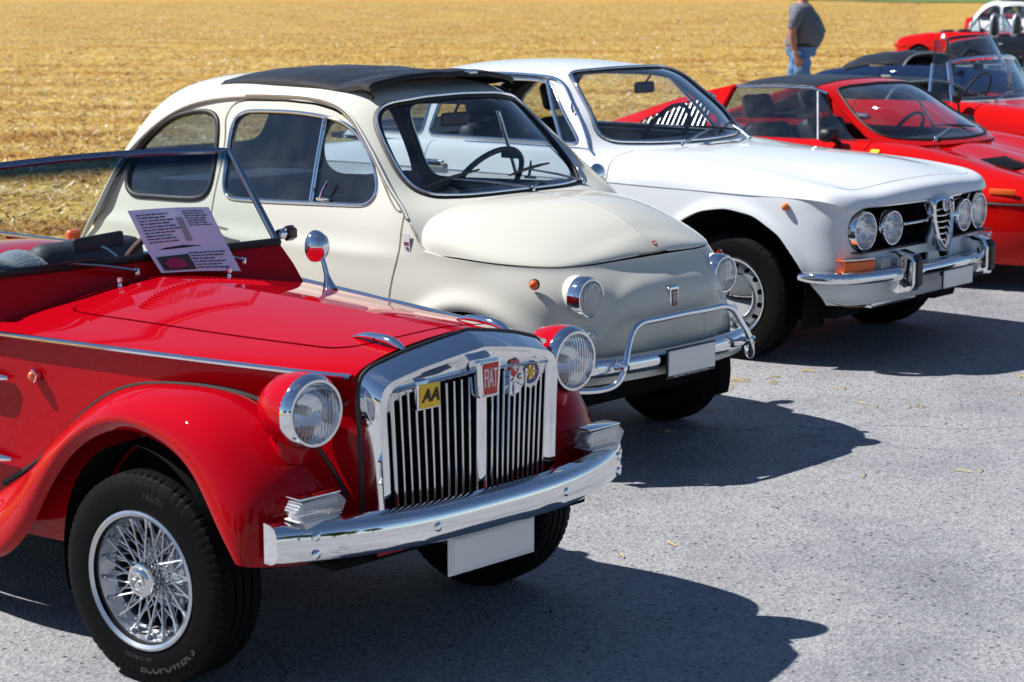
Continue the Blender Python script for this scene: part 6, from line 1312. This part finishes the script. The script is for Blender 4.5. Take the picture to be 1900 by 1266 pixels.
# ---------------------------------------------------------------- man walking on the stubble
def person():
    P = thing('person', 'man in grey T-shirt, black belt and blue jeans walking on the straw field', 'person', (3.80, 26.2, 0), radians(-20)); P.scale = (1.17, 1.22, 1.02)
    bm = None
    def ell(path, rx, ry, n=20):
        rows = []
        for (x, y, z), a, b in zip(path, rx, ry): t = np.arange(n)*2*pi/n; rows.append(np.c_[x+a*np.cos(t), y+b*np.sin(t), np.full(n, z)])
        m = loft(rows, cu=True); k = len(m.V); l0 = (len(path)-1)*n
        return Me(np.r_[m.V, [path[0]], [path[-1]]], list(m.T)+[(k, (i+1) % n, i) for i in range(n)]+[(k+1, l0+i, l0+(i+1) % n) for i in range(n)])
    # faces +x ; y is to his left
    parts = [ell([(0, 0, .86), (.01, 0, .95), (.035, 0, 1.06), (.06, 0, 1.16), (.05, 0, 1.26), (.015, 0, 1.38), (-.01, 0, 1.47), (-.015, 0, 1.52)], [.15, .165, .185, .20, .18, .145, .115, .07], [.185, .195, .20, .20, .20, .205, .19, .08]),
             ell([(0, 0, 1.50), (.015, 0, 1.57), (.03, 0, 1.60)], [.062, .06, .058], [.065, .06, .058]),
             ell([(.03, 0, 1.57), (.035, 0, 1.61), (.035, 0, 1.68), (.025, 0, 1.75), (.015, 0, 1.80), (.015, 0, 1.815)], [.06, .085, .10, .098, .06, .02], [.045, .066, .076, .075, .05, .02])]
    for s, dx in ((-1, .06), (1, -.10)):
        parts.append(ell([(dx*2.0, s*.10, .03), (dx*1.9, s*.10, .12), (dx*1.45, s*.10, .30), (dx*1.0, s*.10, .50), (dx*.6, s*.10, .70), (dx*.2, s*.095, .90)], [.05, .055, .068, .068, .088, .11], [.045, .05, .06, .062, .085, .105], 16))
        parts.append(ell([(dx*2+.03, s*.10, .0), (dx*2+.04, s*.10, .05), (dx*2+.02, s*.10, .10)], [.13, .125, .05], [.05, .048, .045], 14))
        sw = -.05 if s < 0 else -.10
        parts.append(tube(curve([(-.005, s*.175, 1.44), (-.01, s*.225, 1.37), (-.03+sw*.2, s*.255, 1.22), (-.02+sw*.5, s*.265, 1.10), (.03+sw, s*.255, .96), (.06+sw, s*.245, .86)], 18), np.interp(np.linspace(0, 1, 18), [0, .15, .5, .6, .9, 1], [.065, .068, .05, .046, .034, .032]), 12))
        hx, hy, hz = .06+sw, s*.245, .86
        parts.append(ell([(hx+.02, hy, hz-.085), (hx+.015, hy, hz-.05), (hx, hy, hz+.0)], [.040, .042, .030], [.016, .018, .024], 12))
        for k, (fx, L_) in enumerate([(-.026, .068), (-.009, .080), (.009, .084), (.027, .075)]): parts.append(tube([(hx+.015+fx, hy, hz-.075), (hx+.02+fx, hy-s*.004, hz-.075-L_*.5), (hx+.015+fx, hy-s*.016, hz-.075-L_)], [.0095, .009, .007], 8))
        parts.append(tube([(hx+.045, hy, hz-.03), (hx+.068, hy-s*.006, hz-.065), (hx+.066, hy-s*.014, hz-.10)], [.012, .010, .008], 8))
    m = parts[0]
    for q in parts[1:]: m = m+q
    tmp = ob('body_tmp', mesh(m, BLACK), None); rm = tmp.modifiers.new('r', 'REMESH'); rm.mode = 'VOXEL'; rm.voxel_size = .0095; sm = tmp.modifiers.new('s', 'SMOOTH'); sm.iterations = 4; sm.factor = .5
    bpy.context.view_layer.update(); dg = bpy.context.evaluated_depsgraph_get(); em = tmp.evaluated_get(dg).to_mesh(); em.calc_loop_triangles()
    V = np.array([v.co[:] for v in em.vertices]); T = np.array([t.vertices[:] for t in em.loop_triangles]); tmp.evaluated_get(dg).to_mesh_clear(); bpy.data.objects.remove(tmp)
    body = Me(V, T); SK = pbr('skin', (.42, .20, .13), .5, var=(20, .12)); B = ob('body', body, SK, P, ang=180)
    arm = np.abs(V[:, 1]) > .20
    shirt = body.off(.012).clip(np.where((np.abs(V[:, 1]) > .205) & (V[:, 2] < 1.40), 1.215-V[:, 2], np.maximum(.99-V[:, 2], V[:, 2]-1.505)))[0]
    Vs = shirt.V.copy(); Vs += shirt.N*(.004*np.sin(Vs[:, 2:3]*45+Vs[:, :1]*20)*np.sin(Vs[:, 1:2]*18)); Vs[:, 0] += np.where(Vs[:, 2] < 1.12, .012*np.sign(Vs[:, 0]), 0)
    ob('t_shirt', Me(Vs, shirt.T).flange(.006), pbr('shirt_grey', (.13, .14, .17), .85, bump=(60, .3, .004), var=(9, .12)), P, ang=180)
    hips = (np.abs(V[:, 1]) < .215) | (V[:, 2] < .70)
    j = body.off(.012).clip(np.where(hips, np.maximum(V[:, 2]-1.005, .09-V[:, 2]), 1.))[0]; Vj = j.V+j.N*(.006*np.sin(j.V[:, 2:3]*38+j.V[:, 1:2]*25)); ob('jeans', Me(Vj, j.T).flange(.006), pbr('denim', (.10, .22, .46), .85, bump=(90, .4, .003), var=(7, .35)), P, ang=180)
    bl = body.off(.020).clip(np.where(hips, np.maximum(V[:, 2]-1.012, .972-V[:, 2]), 1.))[0]; ob('belt', bl.flange(.008), pbr('belt_black', (.012, .012, .014), .4), P, ang=180)
    h = body.off(.010).clip(np.maximum(1.69-V[:, 2], V[:, 0]-.06-(V[:, 2]-1.69)*.4))[0]; ob('hair', h.flange(.008), pbr('hair_grey', (.12, .11, .10), .7, bump=(150, .6, .004)), P, ang=180)
    for s in (-1, 1):
        ob('ear', lathe([(-.006, .0), (-.006, .018), (.0, .024), (.006, .018), (.008, 0)], 14, 'y', (.02, s*.082, 1.675)).scl((1, 1, 1)), SK, P); ob('eye', lathe([(0, .012), (.005, .010), (.007, 0)], 12, 'x', (.122, s*.034, 1.695)), WHITEP, P)
        ob('shoe', body.off(.016).clip(np.where(V[:, 1]*s > 0, V[:, 2]-.085, 1.))[0], pbr('shoe_brown', (.06, .035, .02), .5), P)
    ob('nose', tube([(.125, 0, 1.705), (.15, 0, 1.665), (.128, 0, 1.655)], [.010, .016, .014], 10), SK, P); ob('mouth', tube([(.115, -.024, 1.625), (.124, 0, 1.623), (.115, .024, 1.625)], .005, 6), pbr('lips', (.35, .10, .08), .5), P)
    ob('wrist_watch', tube([(-.005+.036*cos(a), -.247+.033*sin(a), .905) for a in np.linspace(0, 2*pi, 20, endpoint=False)], .006, 6, closed=True, flat=1.8), CHROME2, P)
    ob('jeans_pocket_stitch', boxm(.005, .12, .004, (-.178, -.09, .93)), pbr('stitch', (.35, .25, .1), .7), P)
person()

# ---------------------------------------------------------------- information sheet under the wiper, towel in the cockpit
def info_sheet():
    T = thing('information_sheet', 'white printed information sheet tucked under the red roadster\'s wiper', 'paper', CAR_S.location, CAR_S.rotation_euler.z)
    a = np.array([(-.898, -.021, 1.098), (-.892, .281, 1.086)]); f = np.array([(-.828, -.002, .979), (-.825, .297, .972)]); b = np.array([(-.782, .012, .917), (-.768, .304, .894)])
    rows = []
    for t in np.linspace(0, 1, 9): rows.append(curve(np.array([a[0]*(1-t)+f[0]*t, (a[0]+a[1])/2*(1-t)+(f[0]+f[1])/2*t+[.006*sin(pi*t)+.004, 0, .004], a[1]*(1-t)+f[1]*t]), 13))
    for t in np.linspace(.14, 1, 7): rows.append(curve(np.array([f[0]*(1-t)+b[0]*t, (f[0]+f[1])/2*(1-t)+(b[0]+b[1])/2*t+[.004, 0, .004], f[1]*(1-t)+b[1]*t]), 13))
    s = loft(rows); s = s if s.N[:, 0].mean() > 0 else s.flip(); ob('paper', s, pbr('paper_skylit', (.74, .79, .98), .7), T, ang=180)  # blue of sky-lit shade put into the white paper's colour
    INK = pbr('ink', (.05, .05, .09), .8); n = np.array([.86, 0, .5]); n /= np.linalg.norm(n)
    def on(u, v, seg):     # u across 0..1, v down 0..1 of the segment
        p, q = (a, f) if seg == 0 else (f, b); w = p*(1-v)+q*v; sag = np.array([.006*sin(pi*v)+.004, 0, .004])*(1-(2*u-1)**2) if seg == 0 else np.array([.004, 0, .004])*(1-(2*u-1)**2); return w[0]*(1-u)+w[1]*u+sag+n*.0022
    def block(u0, v0, nl, dv, wid, seg, size=.010):
        me = None
        for i in range(nl):
            t = None; xx = 0.
            while xx < wid*random.uniform(.65, 1.):          # illegible small print: strokes of word length
                wl_ = random.uniform(.008, .024); q_ = boxm(wl_, size*random.uniform(.38, .5), .0004, (xx+wl_/2, random.uniform(-.0004, .0004), 0)); t = q_ if t is None else t+q_; xx += wl_+.004
            c = on(u0, v0+i*dv, seg); ex = on(min(1, u0+.3), v0+i*dv, seg)-c; ey = on(u0, v0+i*dv-.1, seg)-c; q = place(t, c, ex, ey); me = q if me is None else me+q
        ob('printed_text', me, INK, T)
    block(.06, .14, 10, .075, .13, 0, .008); block(.62, .10, 7, .06, .09, 0, .007); block(.46, .25, 6, .12, .13, 1, .009)
    gb = [on(.50, .25, 0), on(.58, .25, 0), on(.58, .85, 0), on(.50, .85, 0)]; ob('grey_panel', Me(gb, [(0, 1, 2), (0, 2, 3), (2, 1, 0), (3, 2, 0)]), pbr('print_grey', (.38, .36, .42), .8), T)
    ph = [on(.05, .30, 1), on(.44, .28, 1), on(.44, .92, 1), on(.05, .92, 1)]; ob('printed_photo', Me(ph, [(0, 1, 2), (0, 2, 3), (2, 1, 0), (3, 2, 0)]), pbr('photo_dark', (.06, .05, .05), .5, var=(40, .6)), T)
    cb = [on(.10, .62, 1), on(.16, .45, 1), on(.26, .40, 1), on(.34, .52, 1), on(.36, .78, 1), on(.24, .85, 1), on(.12, .82, 1)]; cb = [np.array(p)+n*.0008 for p in cb]; ob('photo_car', Me(cb, [(0, i, i+1) for i in range(1, 6)]+[(0, i+1, i) for i in range(1, 6)]), pbr('photo_red', (.42, .02, .10), .5, var=(60, .5)), T)
info_sheet()
def towel():
    t = thing('towel', 'folded grey-blue towel lying on the red roadster\'s near seat', 'towel', CAR_S.location, CAR_S.rotation_euler.z)
    G = []
    for v in np.linspace(0, 1, 12):
        G.append([(-1.02-.16*v+.01*sin(6*u), -.56+.36*u, .905+.075*sin(pi*v)**.6*(1-.5*(2*u-1)**6)+.008*sin(14*u+5*v)) for u in np.linspace(0, 1, 22)])
    ob('cloth', fix_out(loft(G), (-1.1, -.38, .85)).flange(.02), pbr('towel_blue', (.16, .21, .28), .95, bump=(180, .9, .006), sheen=.4), t, ang=180)
    ob('fold', boxm(.15, .34, .03, (-1.10, -.38, .885), .012, 3), pbr('towel_blue', (.16, .21, .28), .95), t)
towel()
